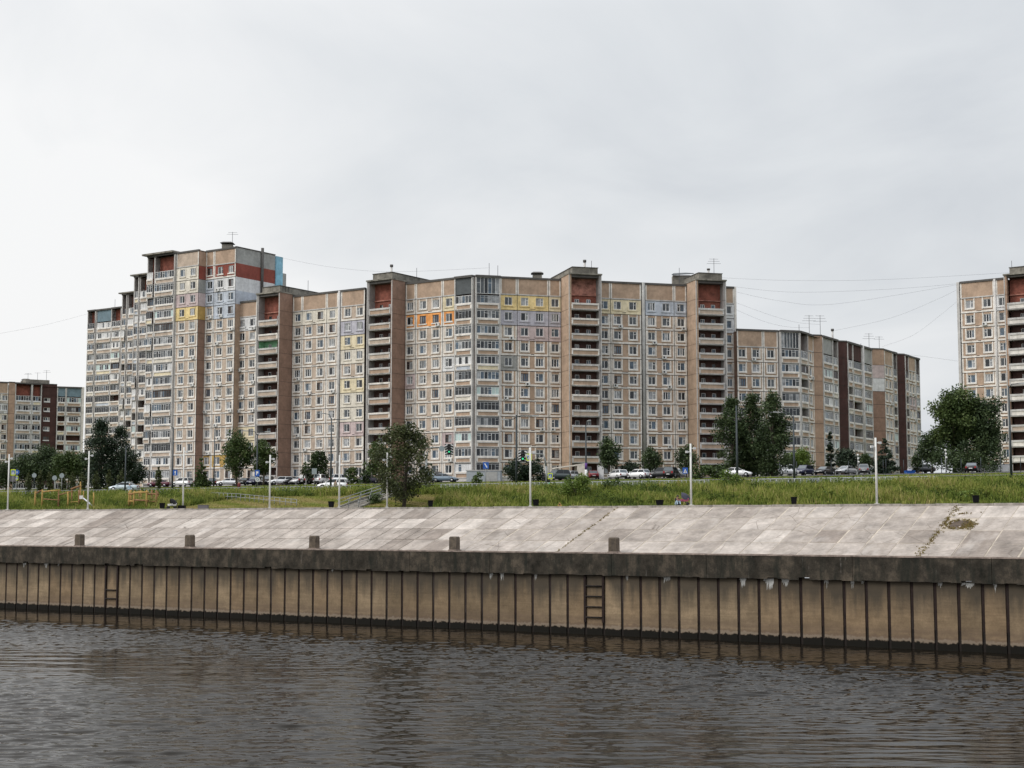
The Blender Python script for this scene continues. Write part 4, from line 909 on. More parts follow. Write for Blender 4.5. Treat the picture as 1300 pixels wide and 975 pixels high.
def tree(name, label, pos, h, w, kind, leaf, seed, dens=1.0, size=.34, group=None, bark='bark', cat='tree', bare=.14):
    rg = np.random.RandomState(seed); rr = random.Random(seed)
    root = empty(name, pos, rr.uniform(0, 6), label, cat, group)
    C = []
    if kind == 'round':
        for i in range(64):
            d = rg.normal(0, 1, 3); d /= np.linalg.norm(d); q = rg.uniform(.25, 1) ** .6
            zc = .56 + .36 * d[2] * q; wd = 1 - .25 * max(0, (zc - .6) / .4)
            C.append((d[0] * q * w * .44 * wd, d[1] * q * w * .44 * wd, zc * h, w * rg.uniform(.12, .21)))
    elif kind == 'poplar':
        for i in range(90):
            t = rg.uniform(.04, .96); a = rg.uniform(0, 6.28); pr = (1 - abs(t - .42) ** 1.8 * 1.7) * w * .46 * rg.uniform(.3, 1)
            if t > .8: pr *= .5
            C.append((pr * math.cos(a), pr * math.sin(a), t * h, w * rg.uniform(.15, .27) * (1 - .9 * max(0, t - .6))))
    elif kind == 'spruce':
        for i in range(60):
            t = rg.uniform(.04, .97); a = rg.uniform(0, 6.28); pr = (1 - t) ** .8 * w * .50 * rg.uniform(.3, 1)
            C.append((pr * math.cos(a), pr * math.sin(a), t * h, max(.25, w * .2 * (1.05 - t))))
    elif kind == 'shrub':
        for i in range(30):
            a = rg.uniform(0, 6.28); q = rg.uniform(.1, 1) ** .6; t = rg.uniform(.1, .92) * (1 - .4 * q)
            C.append((q * w * .46 * math.cos(a), q * w * .46 * math.sin(a), t * h + .05 * h, min(w, h * 1.3) * rg.uniform(.12, .22)))
    elif kind == 'spread':                       # several rising limbs, ragged outline down to the foot
        for i in range(78):
            t = rg.uniform(.14, .97); a = rg.uniform(0, 6.28); env = min(1, (t - .02) * 3.0) * (1 - max(0, t - .55) ** 1.3 * 1.9)
            pr = w * .47 * env * rg.uniform(.12, 1) ** .6; C.append((pr * math.cos(a), pr * math.sin(a), t * h, w * rg.uniform(.08, .16)))
    elif kind == 'weeping':
        for i in range(30):
            a = rg.uniform(0, 6.28); q = rg.uniform(.2, 1); top = .82 - .25 * q * q
            for k in range(3): C.append((q * w * .42 * math.cos(a), q * w * .42 * math.sin(a), h * (top - .17 * k), w * .10))
    C = np.array(C); n = int(95 * w * h * dens * (.34 / size) ** 2); n = max(160, min(n, 17000))
    pw_ = C[:, 3] ** 2; ci = rg.choice(len(C), n, p=pw_ / pw_.sum()); d = rg.normal(0, 1, (n, 3)); d /= np.linalg.norm(d, axis=1)[:, None]
    r_ = C[ci, 3] * rg.uniform(.2, 1.25, n) ** .8; zs = np.array([1, 1, .9 if kind != 'spruce' else .55])
    if kind == 'weeping': zs = np.array([1, 1, 1.6])
    c = C[ci, :3] + d * r_[:, None] * zs; c[:, 2] = np.maximum(c[:, 2], .12)
    v, q = cards(c, size, rg, .5)
    tone = np.clip(.5 + rg.normal(0, .14, len(C))[ci] + rg.normal(0, .13, n), 0, 1)
    attr_mesh('crown', v, q, tone, [LM[leaf]], root)
    mb = MB(); r0 = max(.06, h * .018)
    stems = 1 if kind not in ('spread', 'shrub') else 4
    for s_ in range(stems):
        lx, ly = (rr.uniform(-.1, .1) * w, rr.uniform(-.1, .1) * w) if stems == 1 else (rr.uniform(-.25, .25) * w, rr.uniform(-.25, .25) * w)
        ht = h * (.86 if kind != 'shrub' else .7); rb = r0 / (1 if stems == 1 else 1.5)
        pts = [(lx * t * t + .03 * h * math.sin(3 * t + s_), ly * t * t, ht * t - .15) for t in (0, .2, .4, .6, .8, 1)]
        if stems > 1: pts[0] = (pts[0][0] * .2, .1 * s_ - .15, -.15)
        mb.tube(pts, [rb * (1.25, 1, .8, .6, .4, .15)[i] for i in range(6)], M[bark], 7)
        if kind != 'shrub':
            for i in rr.sample(range(len(C)), min(9 if stems == 1 else 4, len(C))):
                x, y, z, _ = C[i]; z0_ = max(.1 * h, z - .22 * h - .1 * math.hypot(x, y)); tt = min(.95, z0_ / ht)
                bx, by = lx * tt * tt, ly * tt * tt
                mb.tube([(bx, by, z0_), ((bx + x) / 2, (by + y) / 2, (z0_ + z) / 2 - .03 * h), (x, y, z)], [rb * .5, rb * .3, rb * .1], M[bark], 5)
    mb.build('trunk', root)
    return root
def T_(px, u, ytop, wpx, kind, leaf, label, seed, ybase=None, **kw):
    p = on_ground(px, u); sc_ = scale_at(p); h = (EYE + (HOR - ytop) / sc_) - p.z
    name = kw.pop('name', 'tree'); return tree(name, label, p, h, wpx / sc_, kind, leaf, seed, **kw)
T_(513, 134.5, 540, 84, 'spread', 'olive', 'ragged olive green tree at the foot of the bank right of the stairs, nearest tree', 1, size=.26, dens=1.0)
T_(481, 205, 561, 36, 'spread', 'green', 'green tree behind the large bank tree, left of its crown', 2)
T_(127, 186, 532, 44, 'poplar', 'spruce', 'very dark tall tree with a pointed top, left of its equally tall neighbour', 3, dens=1.3)
T_(152, 188, 540, 40, 'poplar', 'spruce', 'very dark pointed tree before the stepped balconies of the tower', 4, dens=1.3)
for i, (px, yt, w_, k_, l_, lab) in enumerate(((8, 582, 34, 'round', 'dark', 'low dark tree cut by the left edge behind the yellow crossing sign'), (38, 573, 40, 'round', 'dark', 'dark round tree below the white balconies of the far block'),
        (62, 562, 38, 'round', 'dark', 'dark tree with the highest top below the maroon wall of the far block'), (86, 566, 34, 'round', 'green', 'mid green tree standing brighter among dark trees at the far left'),
        (108, 572, 36, 'round', 'dark', 'dark tree filling the gap left of the tall pointed pair'), (172, 586, 26, 'round', 'spruce', 'low dark tree at the right foot of the tall pointed pair'))):
    T_(px, 190 + (i % 3) * 5, yt, w_ * 1.25, k_, l_, lab, 20 + i, dens=1.3, group='dark trees at the far left')
for i, (px, yt, lab) in enumerate(((36, 601, 'thin young tree in line behind the fence, first from the left edge'), (51, 597, 'thin young tree just left of the round grey sign back'), (63.5, 598, 'thin young tree between the two grey sign backs and the log climbing frame'), (80, 594, 'pale young tree behind the second grey sign back'),
        (92, 598, 'thin young tree behind the tall post of the log climber'), (104.5, 599, 'thin young tree just left of the second white lamp pole'), (122, 597, 'thin young tree right of the second white lamp pole'), (138.5, 596, 'thin young tree before the tall dark pointed pair'), (153.5, 596, 'thin pale young tree left of the person in the light shirt'), (201, 592, 'slender young tree before the maroon parked car'))):
    T_(px, 168, yt, 9, 'poplar', 'olive', lab, 40 + i, size=.24, dens=1.5, name='sapling', group='young trees planted along the road')
T_(255, 196, 581, 25, 'spruce', 'green', 'small dense conical tree left of the white saloon by the tower', 60, dens=1.4)
T_(301, 198, 543, 46, 'round', 'green', 'broad green tree left of the first brown stair bay', 61, dens=1.05)
T_(334, 200, 552, 34, 'round', 'green', 'green tree with its crown before the first brown stair bay, right one of two', 62)
T_(404, 214, 566, 28, 'weeping', 'dark', 'dark weeping tree before the long block between white parked cars', 63, dens=1.3)
T_(389, 212, 582, 18, 'round', 'dark', 'thin birch with a forked white trunk beside the weeping tree', 64, dens=.6, bark='birch_bark')
T_(449, 208, 588, 20, 'shrub', 'green', 'bushy green shrub right of the white car near the stair top', 65, name='shrub', cat='shrub'); T_(464, 206, 590, 16, 'shrub', 'dark', 'dark green shrub left of the bank tree near the stair top', 66, name='shrub', cat='shrub')
T_(655, 200, 578, 34, 'shrub', 'spruce', 'dark shrub thicket behind the bent street lamp, left part', 67, name='shrub', cat='shrub', dens=1.5); T_(677, 202, 580, 30, 'shrub', 'spruce', 'dark shrub thicket below the hanging traffic light', 68, name='shrub', cat='shrub', dens=1.5)
T_(605, 150, 596, 18, 'shrub', 'green', 'green bush before the grey metal garage', 69, name='shrub', cat='shrub')
T_(773, 222, 549, 32, 'round', 'dark', 'dark tree with a narrow crown above the white hatchback seen from behind', 70, dens=1.1); T_(826, 222, 565, 30, 'round', 'dark', 'dark bushy tree above the two dark cars by the right wing', 71, dens=1.1)
T_(800, 224, 582, 26, 'shrub', 'spruce', 'low dark shrub between two trees above the white hatchbacks', 72, name='shrub', cat='shrub', dens=1.4)
T_(872, 220, 563, 34, 'round', 'dark', 'dark tree with loose crown behind the sixth white lamp pole', 73, dens=.9)
T_(890, 196, 587, 32, 'shrub', 'green', 'mid green bush right of the lamp pole near the seated people', 74, name='shrub', cat='shrub', dens=1.3); T_(911, 196, 590, 24, 'shrub', 'green', 'mid green bush left of the three poplars', 75, name='shrub', cat='shrub', dens=1.3)
for i, (px, yt, w_, lab) in enumerate(((931, 502, 42, 'left of the three tall poplars before the nine storey block'), (957, 497, 44, 'middle one of the three tall poplars'), (981, 496, 46, 'right of the three tall poplars before the nine storey block'))):
    T_(px, 226 + 3 * (i % 2), yt, w_, 'poplar', 'green' if i == 5 else 'dark', lab, 80 + i, dens=1.7, name='poplar', group='three tall poplars')
T_(1018, 256, 566, 34, 'round', 'lime', 'light green tree at the foot of the nine storey block above the blue car', 84, dens=1.1); T_(1000, 254, 574, 22, 'round', 'green', 'small green tree between the poplars and the white van', 93)
T_(1055, 255, 546, 16, 'spruce', 'spruce', 'thin dark spruce with a sharp tip above the dark saloon', 85, dens=1.3); T_(1075, 255, 568, 34, 'round', 'spruce', 'dark rounded tree above the silver saloon', 86, dens=1.3); T_(1098, 256, 574, 24, 'round', 'dark', 'dark low tree above the grey estate car', 94, dens=1.2)
T_(1124, 250, 556, 34, 'spruce', 'spruce', 'broad dark spruce just right of the tall white lamp pole', 87, dens=1.6)
T_(1213, 238, 484, 66, 'round', 'green', 'largest tree on the right, before the block cut by the right edge', 88, dens=1.9, size=.38); T_(1250, 240, 490, 60, 'round', 'dark', 'tall dark tree joined to the largest tree on its right side', 89, dens=1.8, size=.38)
T_(1184, 240, 545, 42, 'round', 'dark', 'dark lower tree at the left side of the largest tree', 90, dens=1.2); T_(1230, 236, 546, 84, 'shrub', 'dark', 'dark undergrowth at the foot of the largest tree', 95, name='shrub', cat='shrub', dens=1.3); T_(1165, 244, 572, 16, 'round', 'dark', 'thin dark tree beside the last maroon pier', 96)
T_(731, 139, 600, 40, 'shrub', 'lime', 'bright green bush growing on the bank right of the fifth white lamp pole', 91, name='shrub', cat='shrub', size=.22, dens=1.0)
T_(927, 143.5, 595, 28, 'shrub', 'lime', 'bright green willow bush on the bank crest before the dark lamp post', 92, name='shrub', cat='shrub', size=.22, dens=.8)
T_(1228, 137, 622, 26, 'shrub', 'lime', 'low bright bush on the bank above the rightmost bin', 97, name='shrub', cat='shrub', size=.2, dens=.7); T_(475, 137, 625, 22, 'shrub', 'green', 'low bush on the bank between stairs and the nearest tree', 98, name='shrub', cat='shrub', size=.2)
T_(1054, 137.5, 622, 14, 'shrub', 'lime', 'small pale bush on the bank left of the tallest looking lamp pole', 99, name='shrub', cat='shrub', size=.2, dens=.6); T_(780, 143, 606, 30, 'shrub', 'green', 'low weedy bush on the bank crest below the white hatchback', 100, name='shrub', cat='shrub', size=.22, dens=.8)
# ------------------------------------------------------------------ lamps
M['lamp_white'] = plain('lamp_white', (.66, .66, .63), .5); M['pole_dark'] = plain('pole_dark', (.035, .045, .05), .5, .3); M['pole_grey'] = plain('pole_grey', (.25, .26, .26), .5, .3)
M['lens'] = plain('lens', (.5, .52, .55), .15); M['black_plastic'] = plain('black_plastic', (.007, .007, .008), .8, 0, .1); M['grey_plastic'] = plain('grey_plastic', (.12, .11, .12), .6)
def white_lamp():
    o = empty('promenade_lamp', (0, 0, 0))
    mb = MB(); mb.tube([(0, 0, 0), (0, 0, 6)], [.1, .085], M['lamp_white'], 10); mb.build('pole', o)
    mb = MB(); mb.box(-.18, .18, -.18, .18, 0, .05, M['lamp_white']); mb.build('base_plate', o)
    for sx, z in ((-1, 5.15), (1, 5.5)):
        mb = MB(); mb.box(min(sx * .1, sx * .34), max(sx * .1, sx * .34), -.05, .05, z, z + .09, M['lamp_white']); mb.box(sx * .38 - .11, sx * .38 + .11, -.14, .06, z - .07, z + .14, M['lamp_white']); mb.box(sx * .38 - .08, sx * .38 + .08, -.146, -.14, z - .05, z + .1, M['lens']); mb.build('floodlight', o)
    return o
proto = white_lamp(); first = True
for px, yt, lab in ((9.8, 577, 'leftmost white lamp pole on the promenade, beside the yellow crossing sign'), (111.5, 573, 'white lamp pole between the log climber and its slide at left'), (232.3, 568, 'white lamp pole standing on a black block left of the stairs'),
                    (342.2, 578, 'white lamp pole in front of the first brown stair bay, by the long railing'), (430.6, 578, 'white lamp pole at the foot of the stairs'), (491.3, 575, 'white lamp pole just left of the nearest tree'),
                    (673.3, 568.5, 'white lamp pole with a black bin at its foot below the hanging traffic light'), (877.5, 563.5, 'white lamp pole just right of the seated person and pushchair'), (1113.3, 556, 'tall looking white lamp pole on the right, before the dark spruce')):
    o = proto if first else copy_tree(proto); first = False
    p = at_u(px, 132.3, 640); o.location = (p.x, p.y, 11.63); sc_ = scale_at(p); k = ((HOR - yt) / sc_ + EYE - 11.63) / 6; o.scale = (1.05, 1.05, k); o.rotation_euler = (0, 0, random.uniform(-.3, .3))
    tag(o, lab, 'lamp post', 'white lamp poles along the promenade')
mb = MB(); mb.box(-.42, .42, -.42, .42, 0, .38, M['black_plastic']); p = at_u(232, 132.3, 641); o = mb.build('ballast_block', None, (p.x, p.y - .55, 11.635)); tag(o, 'black block at the foot of the white lamp pole left of the stairs', 'block')
def street_lamp(arms, h):
    o = empty('street_lamp', (0, 0, 0)); mb = MB(); mb.tube([(0, 0, 0), (0, 0, h * .35), (0, 0, h)], [.15, .12, .075], M['pole_dark'], 8); mb.build('pole', o)
    for (dx, dy, l, up) in arms:
        mb = MB(); mb.tube([(0, 0, h - .25), (dx * l * .3, dy * l * .3, h + up * .8), (dx * l, dy * l, h + up)], .05, M['pole_dark'], 6); mb.build('arm', o)
        mb = MB(); x, y, z = dx * l, dy * l, h + up; T = lambda a, b, c: (x + dx * a - dy * b, y + dy * a + dx * b, z + c)
        mb.mesh([T(-.1, -.12, -.05), T(.75, -.17, 0), T(.75, .17, 0), T(-.1, .12, -.05), T(-.1, -.1, .06), T(.7, -.12, .12), T(.7, .12, .12), T(-.1, .1, .06)], [(0, 3, 2, 1), (4, 5, 6, 7), (0, 1, 5, 4), (1, 2, 6, 5), (2, 3, 7, 6), (3, 0, 4, 7)], M['pole_grey']); mb.build('lamp_head', o)
    return o
for px, u, yt, arms, lab in ((159, 165, 566, [], 'thin dark post without arm behind the fence right of the tall dark trees'), (219, 172, 543, [(-1, 0, 1.6, .3)], 'dark street lamp before the tower with its arm to the left'), (326, 168, 551, [(1, 0, 1.2, .3), (-1, 0, 1.4, .4)], 'dark street lamp with blue parking sign before the green trees'),
        (271.5, 200, 545, [], 'grey bare post before the ochre row of the tower'), (420, 152, 531, [(-1, .1, 1.0, .6), (1, .2, 1.2, -.2)], 'tall dark street lamp with two arms near the stairs'), (655.5, 149, 527, [(-1, 0, 1.0, -.6), (1, .1, 1.9, -.1)], 'tall dark street lamp before the yellow row wing, below the roof vent'),
        (744, 176, 540, [(.3, -.9, .9, .5)], 'dark street lamp with purple notices before the stair bay of the right wing'), (936, 152, 515, [], 'dark lamp post before the left poplar'), (1008.5, 156, 528, [(-1, 0, 1.5, .35)], 'dark street lamp with bent arm behind the right railing, above the white van'), (1284, 150, 490, [(.8, -.3, 1.2, .2)], 'thick dark street lamp near the right edge')):
    p = on_ground(px, u, 608); sc_ = scale_at(p); h = (HOR - yt) / sc_ + EYE - p.z; o = street_lamp(arms, h); o.location = p; tag(o, lab, 'street lamp', 'dark street lamps along the road')
# globes on posts in the car park
for px, yt, lab in ((975, 572, 'thin post with white globe lamps beside the white van'), (1089.5, 578, 'thin post with white globe lamps above the grey estate car'), (1201, 572, 'grey post with three white globes before the largest tree')):
    p = on_ground(px, 225, 600); h = (HOR - yt) / scale_at(p) + EYE - p.z; o = empty('globe_lamp', p, 0, lab, 'lamp post', 'globe lamps in the car park')
    mb = MB(); mb.tube([(0, 0, 0), (0, 0, h)], .07, M['pole_grey'], 6); mb.build('pole', o)
    for dx, z in ((0, h), (.05, h - .55), (.1, h - 1.1)): mb = MB(); mb.ball((dx, -.05, z), .17, .17, .17, M['lamp_white']); mb.build('globe', o)
# ------------------------------------------------------------------ promenade furniture
def bin_():
    o = empty('litter_bin', (0, 0, 0)); mb = MB()
    mb.mesh([(-.21, -.19, .06), (.21, -.19, .06), (.21, .19, .06), (-.21, .19, .06), (-.25, -.22, .62), (.25, -.22, .62), (.25, .22, .62), (-.25, .22, .62)], [(0, 3, 2, 1), (0, 1, 5, 4), (1, 2, 6, 5), (2, 3, 7, 6), (3, 0, 4, 7)], M['black_plastic']); mb.build('body', o)
    mb = MB(); mb.box(-.27, .27, -.24, -.2, .58, .66, M['black_plastic']); mb.box(-.27, .27, .2, .24, .58, .66, M['black_plastic']); mb.box(-.27, -.23, -.2, .2, .58, .66, M['black_plastic']); mb.box(.23, .27, -.2, .2, .58, .66, M['black_plastic']); mb.build('rim', o)
    mb = MB(); mb.box(-.15, -.1, -.03, .03, 0, .1, M['grey_plastic']); mb.box(.1, .15, -.03, .03, 0, .1, M['grey_plastic']); mb.build('feet', o)
    return o
proto = bin_()
for i, (px, lab) in enumerate(((206, 'black litter bin between the square log climber and the black pushchair'), (420.5, 'black litter bin at the left foot of the stairs'), (546.5, 'black litter bin right of the nearest tree'), (680.3, 'black litter bin at the foot of a white lamp pole left of the bright bush'),
        (837.5, 'wide black litter bin left of the seated person'), (1008, 'black litter bin on the promenade below the dark bent street lamp'), (1239, 'rightmost black litter bin on the promenade'))):
    o = proto if i == 0 else copy_tree(proto); p = at_u(px, 133.2, 640); o.location = (p.x, p.y, 11.64); o.rotation_euler = (0, 0, RQ * .3 + random.uniform(-.2, .2)); o.scale = (1.35 if px == 837.5 else 1.08,) * 2 + ((.85 if px == 837.5 else 1.1),)
    tag(o, lab, 'litter bin', 'black bins along the promenade')
p = at_u(258, 133.2, 642); o = empty('planter', (p.x, p.y, 11.64), RQ * .2, 'low grey planter box on the promenade right of the lamp on the black block', 'planter')
mb = MB(); mb.box(-.6, .6, -.25, .25, 0, .42, M['grey_plastic']); mb.box(-.63, .63, -.28, .28, .36, .44, M['grey_plastic']); mb.build('box', o); mb = MB(); mb.box(-.56, .56, -.21, .21, .44, .45, M['hole_soil']); mb.build('soil', o)
# log climbing frames
P('log_yellow', (.36, .235, .075), var=.3, sc=3, streak=.2); P('log_brown', (.22, .12, .055), var=.35, sc=3, streak=.2)
def play(name, label, px0, y0_, posts, beams, u=136):
    b0 = at_u(px0, u, 640); org = Vector((b0.x, b0.y, terr(u) - .05)); o = empty(name, org, 0, label, 'climbing frame', None)
    def pt(px, py, du=0):
        q = at_u(px, u + du, 640); r_ = ray(px, py); return Vector((q.x - org.x, q.y - org.y, EYE + r_.z * q.y / r_.y - org.z))
    for (px, yt, m, rd, *du) in posts:
        q = pt(px, yt, du[0] if du else 0); mb = MB(); mb.tube([(q.x + random.uniform(-.03, .03), q.y, 0), (q.x + random.uniform(-.05, .05), q.y, q.z * .5), q], [rd, rd * .95, rd * .85], M[m], 8); mb.build('post', o)
    for (xa, ya, xb, yb, m, rd, *du) in beams:
        d_ = du[0] if du else 0; mb = MB(); a, b_ = pt(xa, ya, d_), pt(xb, yb, d_); mb.tube([a, (a + b_) / 2 + Vector((0, 0, random.uniform(-.05, .05))), b_], rd, M[m], 7); mb.build('beam', o)
    return o
play('log_climber', 'rustic log climber with a tall post and a slide beside the second lamp pole', 70, 0,
     [(44.5, 623, 'log_yellow', .13), (53.5, 621.5, 'log_yellow', .12), (74, 623, 'log_brown', .11), (86, 624, 'log_yellow', .13), (91, 620.5, 'log_brown', .1, 1.2), (100, 622, 'log_brown', .13, .4), (101.5, 611.5, 'log_yellow', .11, 1.2), (105.5, 623, 'log_yellow', .08, 1.0), (118.5, 625, 'log_yellow', .1)],
     [(46, 626, 53, 622.5, 'log_brown', .11), (53, 624.5, 76, 622.5, 'log_yellow', .1), (55, 633.5, 76, 635, 'log_brown', .07), (74, 628.5, 86, 625, 'log_brown', .08), (86, 625.5, 92, 623.5, 'log_brown', .08), (90, 621, 102, 617, 'log_brown', .14, 1.2), (90, 637.5, 100, 637, 'log_yellow', .07, .5), (90, 641.5, 100, 641.5, 'log_brown', .06, .5)])
b0 = at_u(111, 136, 640)
def spt(px, py, u=136): q = at_u(px, u, 640); r_ = ray(px, py); return Vector((q.x, q.y, EYE + r_.z * q.y / r_.y))
o = empty('slide', spt(111, 641), 0, 'short pale slide leaning from the log climber to the yellow stump', 'slide'); mb = MB(); mb.tube([spt(105.5, 632.5) - o.location, spt(112, 637.5) - o.location, spt(117.5, 643) - o.location], .10, M['lens'], 6); mb.build('chute', o)
mb = MB(); q = spt(103, 631) - o.location; mb.box(q.x - .22, q.x + .22, q.y - .1, q.y + .1, q.z - .25, q.z + .2, M['lamp_white']); mb.build('board', o)
play('log_climber', 'square log climbing frame of yellow posts and brown rails left of a litter bin', 182, 0,
     [(164, 622.5, 'log_yellow', .12), (165.5, 622, 'log_yellow', .13, .5), (170, 623, 'log_yellow', .11), (176.5, 622.5, 'log_brown', .1, 2.2), (178.5, 622, 'log_yellow', .09, 2.4), (186, 622, 'log_yellow', .12), (192.5, 622, 'log_brown', .12, 2.0), (198, 622.5, 'log_brown', .12, .3), (200, 624, 'log_brown', .1, 2)],
     [(162.5, 627, 170, 627, 'log_brown', .12), (162.5, 636.5, 170, 636.5, 'log_yellow', .11), (168.5, 625.5, 188, 625, 'log_yellow', .12), (168.5, 634.5, 188, 635.5, 'log_brown', .11), (186, 627.5, 201, 627.5, 'log_brown', .10, .5), (186, 637, 201, 636.5, 'log_brown', .09, .5), (193, 633, 199, 633, 'log_brown', .12, 2)])
# stairs with rails, long bank railing
st_s, st_u0, st_u1 = -106.3, 134.5, 142.6
P('stair_concrete', (.27, .255, .23), var=.3, sc=2, streak=.2)
p = su(st_s, st_u0); o = empty('bank_stairs', (p.x, p.y, 11.6), RQ, 'concrete stairs with pipe railings climbing the grass bank', 'stairs')
mb = MB(); ns_ = 15; rise = (terr(st_u1) + .1 - 11.6) / ns_; run_ = (st_u1 - st_u0) / ns_
for i in range(ns_): mb.box(-1.35, 1.35, i * run_, i * run_ + run_ + .04, -.4 + rise * i, rise * (i + 1), M['stair_concrete'])
mb.build('steps', o)
for x in (-1.42, 0.0, 1.42):
    mb = MB(); e = ns_ * run_; hh = ns_ * rise
    for dz in (.95, .55): mb.tube([(x, -.3, dz), (x, e, hh + dz), (x, e + 1, hh + dz)], .045, M['pole_grey'], 6)
    for t in (0, .25, .5, .75, 1): mb.tube([(x, t * e, t * hh), (x, t * e, t * hh + .95)], .04, M['pole_grey'], 6)
    mb.build('handrail', o)
for x in (-1.6, 1.46): mb = MB(); mb.mesh([(x, 0, -.3), (x + .2, 0, -.3), (x + .2, ns_ * run_, ns_ * rise - .3), (x, ns_ * run_, ns_ * rise - .3), (x, 0, .22), (x + .2, 0, .22), (x + .2, ns_ * run_, ns_ * rise + .2), (x, ns_ * run_, ns_ * rise + .2)], [(0, 3, 2, 1), (4, 5, 6, 7), (0, 1, 5, 4), (1, 2, 6, 5), (2, 3, 7, 6), (3, 0, 4, 7)], M['stair_concrete']); mb.build('string_wall', o)
def railing(name, label, pts3, n, rails=(.9, .5), rad=.04, m='pole_grey', group=None, bars=0, cat='railing'):
    org = Vector(pts3[0]); o = empty(name, org, 0, label, cat, group); L = [Vector(p) - org for p in pts3]
    seg = [(L[i], L[i + 1]) for i in range(len(L) - 1)]; per = max(1, n // len(seg)); allp = []
    for a, b in seg: allp += [a + (b - a) * (k / per) for k in range(per)]
    allp.append(L[-1])
    for dz in rails: mb = MB(); mb.tube([p + Vector((0, 0, dz)) for p in allp], rad, M[m], 6); mb.build('rail', o)
    for p in allp: mb = MB(); mb.tube([p + Vector((0, 0, -.15)), p + Vector((0, 0, max(rails) + .03))], rad * 1.15, M[m], 6); mb.build('post', o)
    if bars:
        mb = MB()
        for a, b in zip(allp, allp[1:]):
            for k in range(1, bars): q = a + (b - a) * (k / bars); mb.box(q.x - .014, q.x + .014, q.y - .014, q.y + .014, q.z + min(rails), q.z + max(rails), M[m])
        mb.build('bars', o)
    return o
def gpt(px, u, dz=0): p = on_ground(px, u, 615); return (p.x, p.y, p.z + dz)
M['galv'] = plain('galv', (.34, .36, .37), .45, .4)
railing('ramp_railing', 'long grey double railing sloping down the mown bank left of the stairs', [gpt(268, 140.5), gpt(300, 139.6), gpt(335, 137.8), gpt(377, 135.4)], 18, (.9, .5), .036, 'pole_grey')
for (a, b, n, bars, lab) in ((-14, 150, 44, 0, 'thin grey road railing at the far left behind the log climber'), (160, 445, 60, 0, 'grey two rail road railing between tower and stairs'), (560, 900, 60, 6, 'grey road railing behind the weeds in the middle'), (955, 1186, 34, 8, 'light grey barred road railing on the right before the parked cars')):
    npt = 7; railing('road_railing', lab, [gpt(a + (b - a) * i / (npt - 1), 146.6) for i in range(npt)], n, (.95, .28) if bars else (.95, .55), .038, 'galv' if a > 500 else 'pole_grey', 'railings along the road', bars)
o = empty('panel_sign_back', gpt(1033, 146.2), 0, 'grey sheet metal panel fixed to the barred railing', 'panel'); mb = MB(); mb.box(-.5, .5, -.03, .03, .2, 1.0, M['galv']); mb.build('sheet', o); mb = MB(); mb.box(-.45, -.4, .03, .08, -.1, .9, M['pole_grey']); mb.box(.4, .45, .03, .08, -.1, .9, M['pole_grey']); mb.build('brackets', o)
# car park mesh fence posts
for i, px in enumerate((990, 1011.5, 1055.5, 1077.5, 1121.5, 1125, 1147.5, 1171.5, 1195.5, 1220.5, 1245.5, 1270.5, 1296)):
    p = on_ground(px, 222, 602); mb = MB(); h = 2.3 + (i % 3) * .1; mb.tube([(0, 0, -.2), (0, 0, h)], .045, M['pole_dark'], 6); o = mb.build('fence_post', None, p); tag(o, 'thin dark fence post standing alone before the parked cars on the right', 'fence post', 'thin dark fence posts by the car park')
# ------------------------------------------------------------------ signs and signals
M['sign_yellow'] = plain('sign_yellow', (.62, .72, .03), .4); M['sign_blue'] = plain('sign_blue', (.02, .10, .42), .4); M['sign_white'] = plain('sign_white', (.8, .8, .8), .4); M['sign_black'] = plain('sign_black', (.01, .01, .01), .5)
M['sign_back'] = plain('sign_back', (.30, .34, .36), .5, .3); M['sign_red'] = plain('sign_red', (.5, .03, .02), .4); M['signal_green'] = emit('signal_green', (.05, .75, .32), .5); M['signal_off'] = plain('signal_off', (.02, .02, .02), .3)
def disc(mb, x, y, z, r, m, n=16): mb.poly([(x + r * math.cos(2 * math.pi * k / n), y, z + r * math.sin(2 * math.pi * k / n)) for k in range(n)], M[m])
def crossing(mb, x, z, w, y=-.05):
    h = w * 1.28; mb.box(x - w/2, x + w/2, y, y + .03, z, z + h, M['sign_yellow']); mb.box(x - w*.36, x + w*.36, y - .006, y, z + h * .16, z + h * .84, M['sign_blue'])
    yy = y - .012; mb.poly([(x - w*.3, yy, z + h*.22), (x + w*.3, yy, z + h*.22), (x, yy, z + h*.78)], M['sign_white'])
    yy = y - .018; mb.poly([(x - w*.04, yy, z + h*.42), (x + w*.05, yy, z + h*.42), (x + w*.03, yy, z + h*.58), (x - w*.03, yy, z + h*.58)], M['sign_black']); mb.poly([(x - w*.12, yy, z + h*.25), (x - w*.06, yy, z + h*.25), (x + w*.03, yy, z + h*.44), (x - w*.03, yy, z + h*.44)], M['sign_black']); mb.poly([(x + w*.06, yy, z + h*.25), (x + w*.12, yy, z + h*.25), (x + w*.04, yy, z + h*.44), (x - w*.01, yy, z + h*.44)], M['sign_black']); disc(mb, x, yy, z + h * .63, w * .04, 'sign_black', 8)
def sign(px, u, ytop, label, fn, rz=0, pole='pole_grey'):
    p = on_ground(px, u, 608); H_ = (HOR - ytop) / scale_at(p) + EYE - p.z; o = empty('road_sign', p, rz, label, 'road sign')
    mb = MB(); mb.tube([(0, 0, -.1), (0, 0, H_)], .05, M[pole], 6); mb.build('pole', o); mb = MB(); fn(mb, H_); mb.build('board', o); return o
def f_cross(mb, H_): crossing(mb, 0, H_ - 1.0, .72); mb.box(-.42, .42, -.03, 0, H_ - 1.9, H_ - 1.08, M['grey_plastic'])
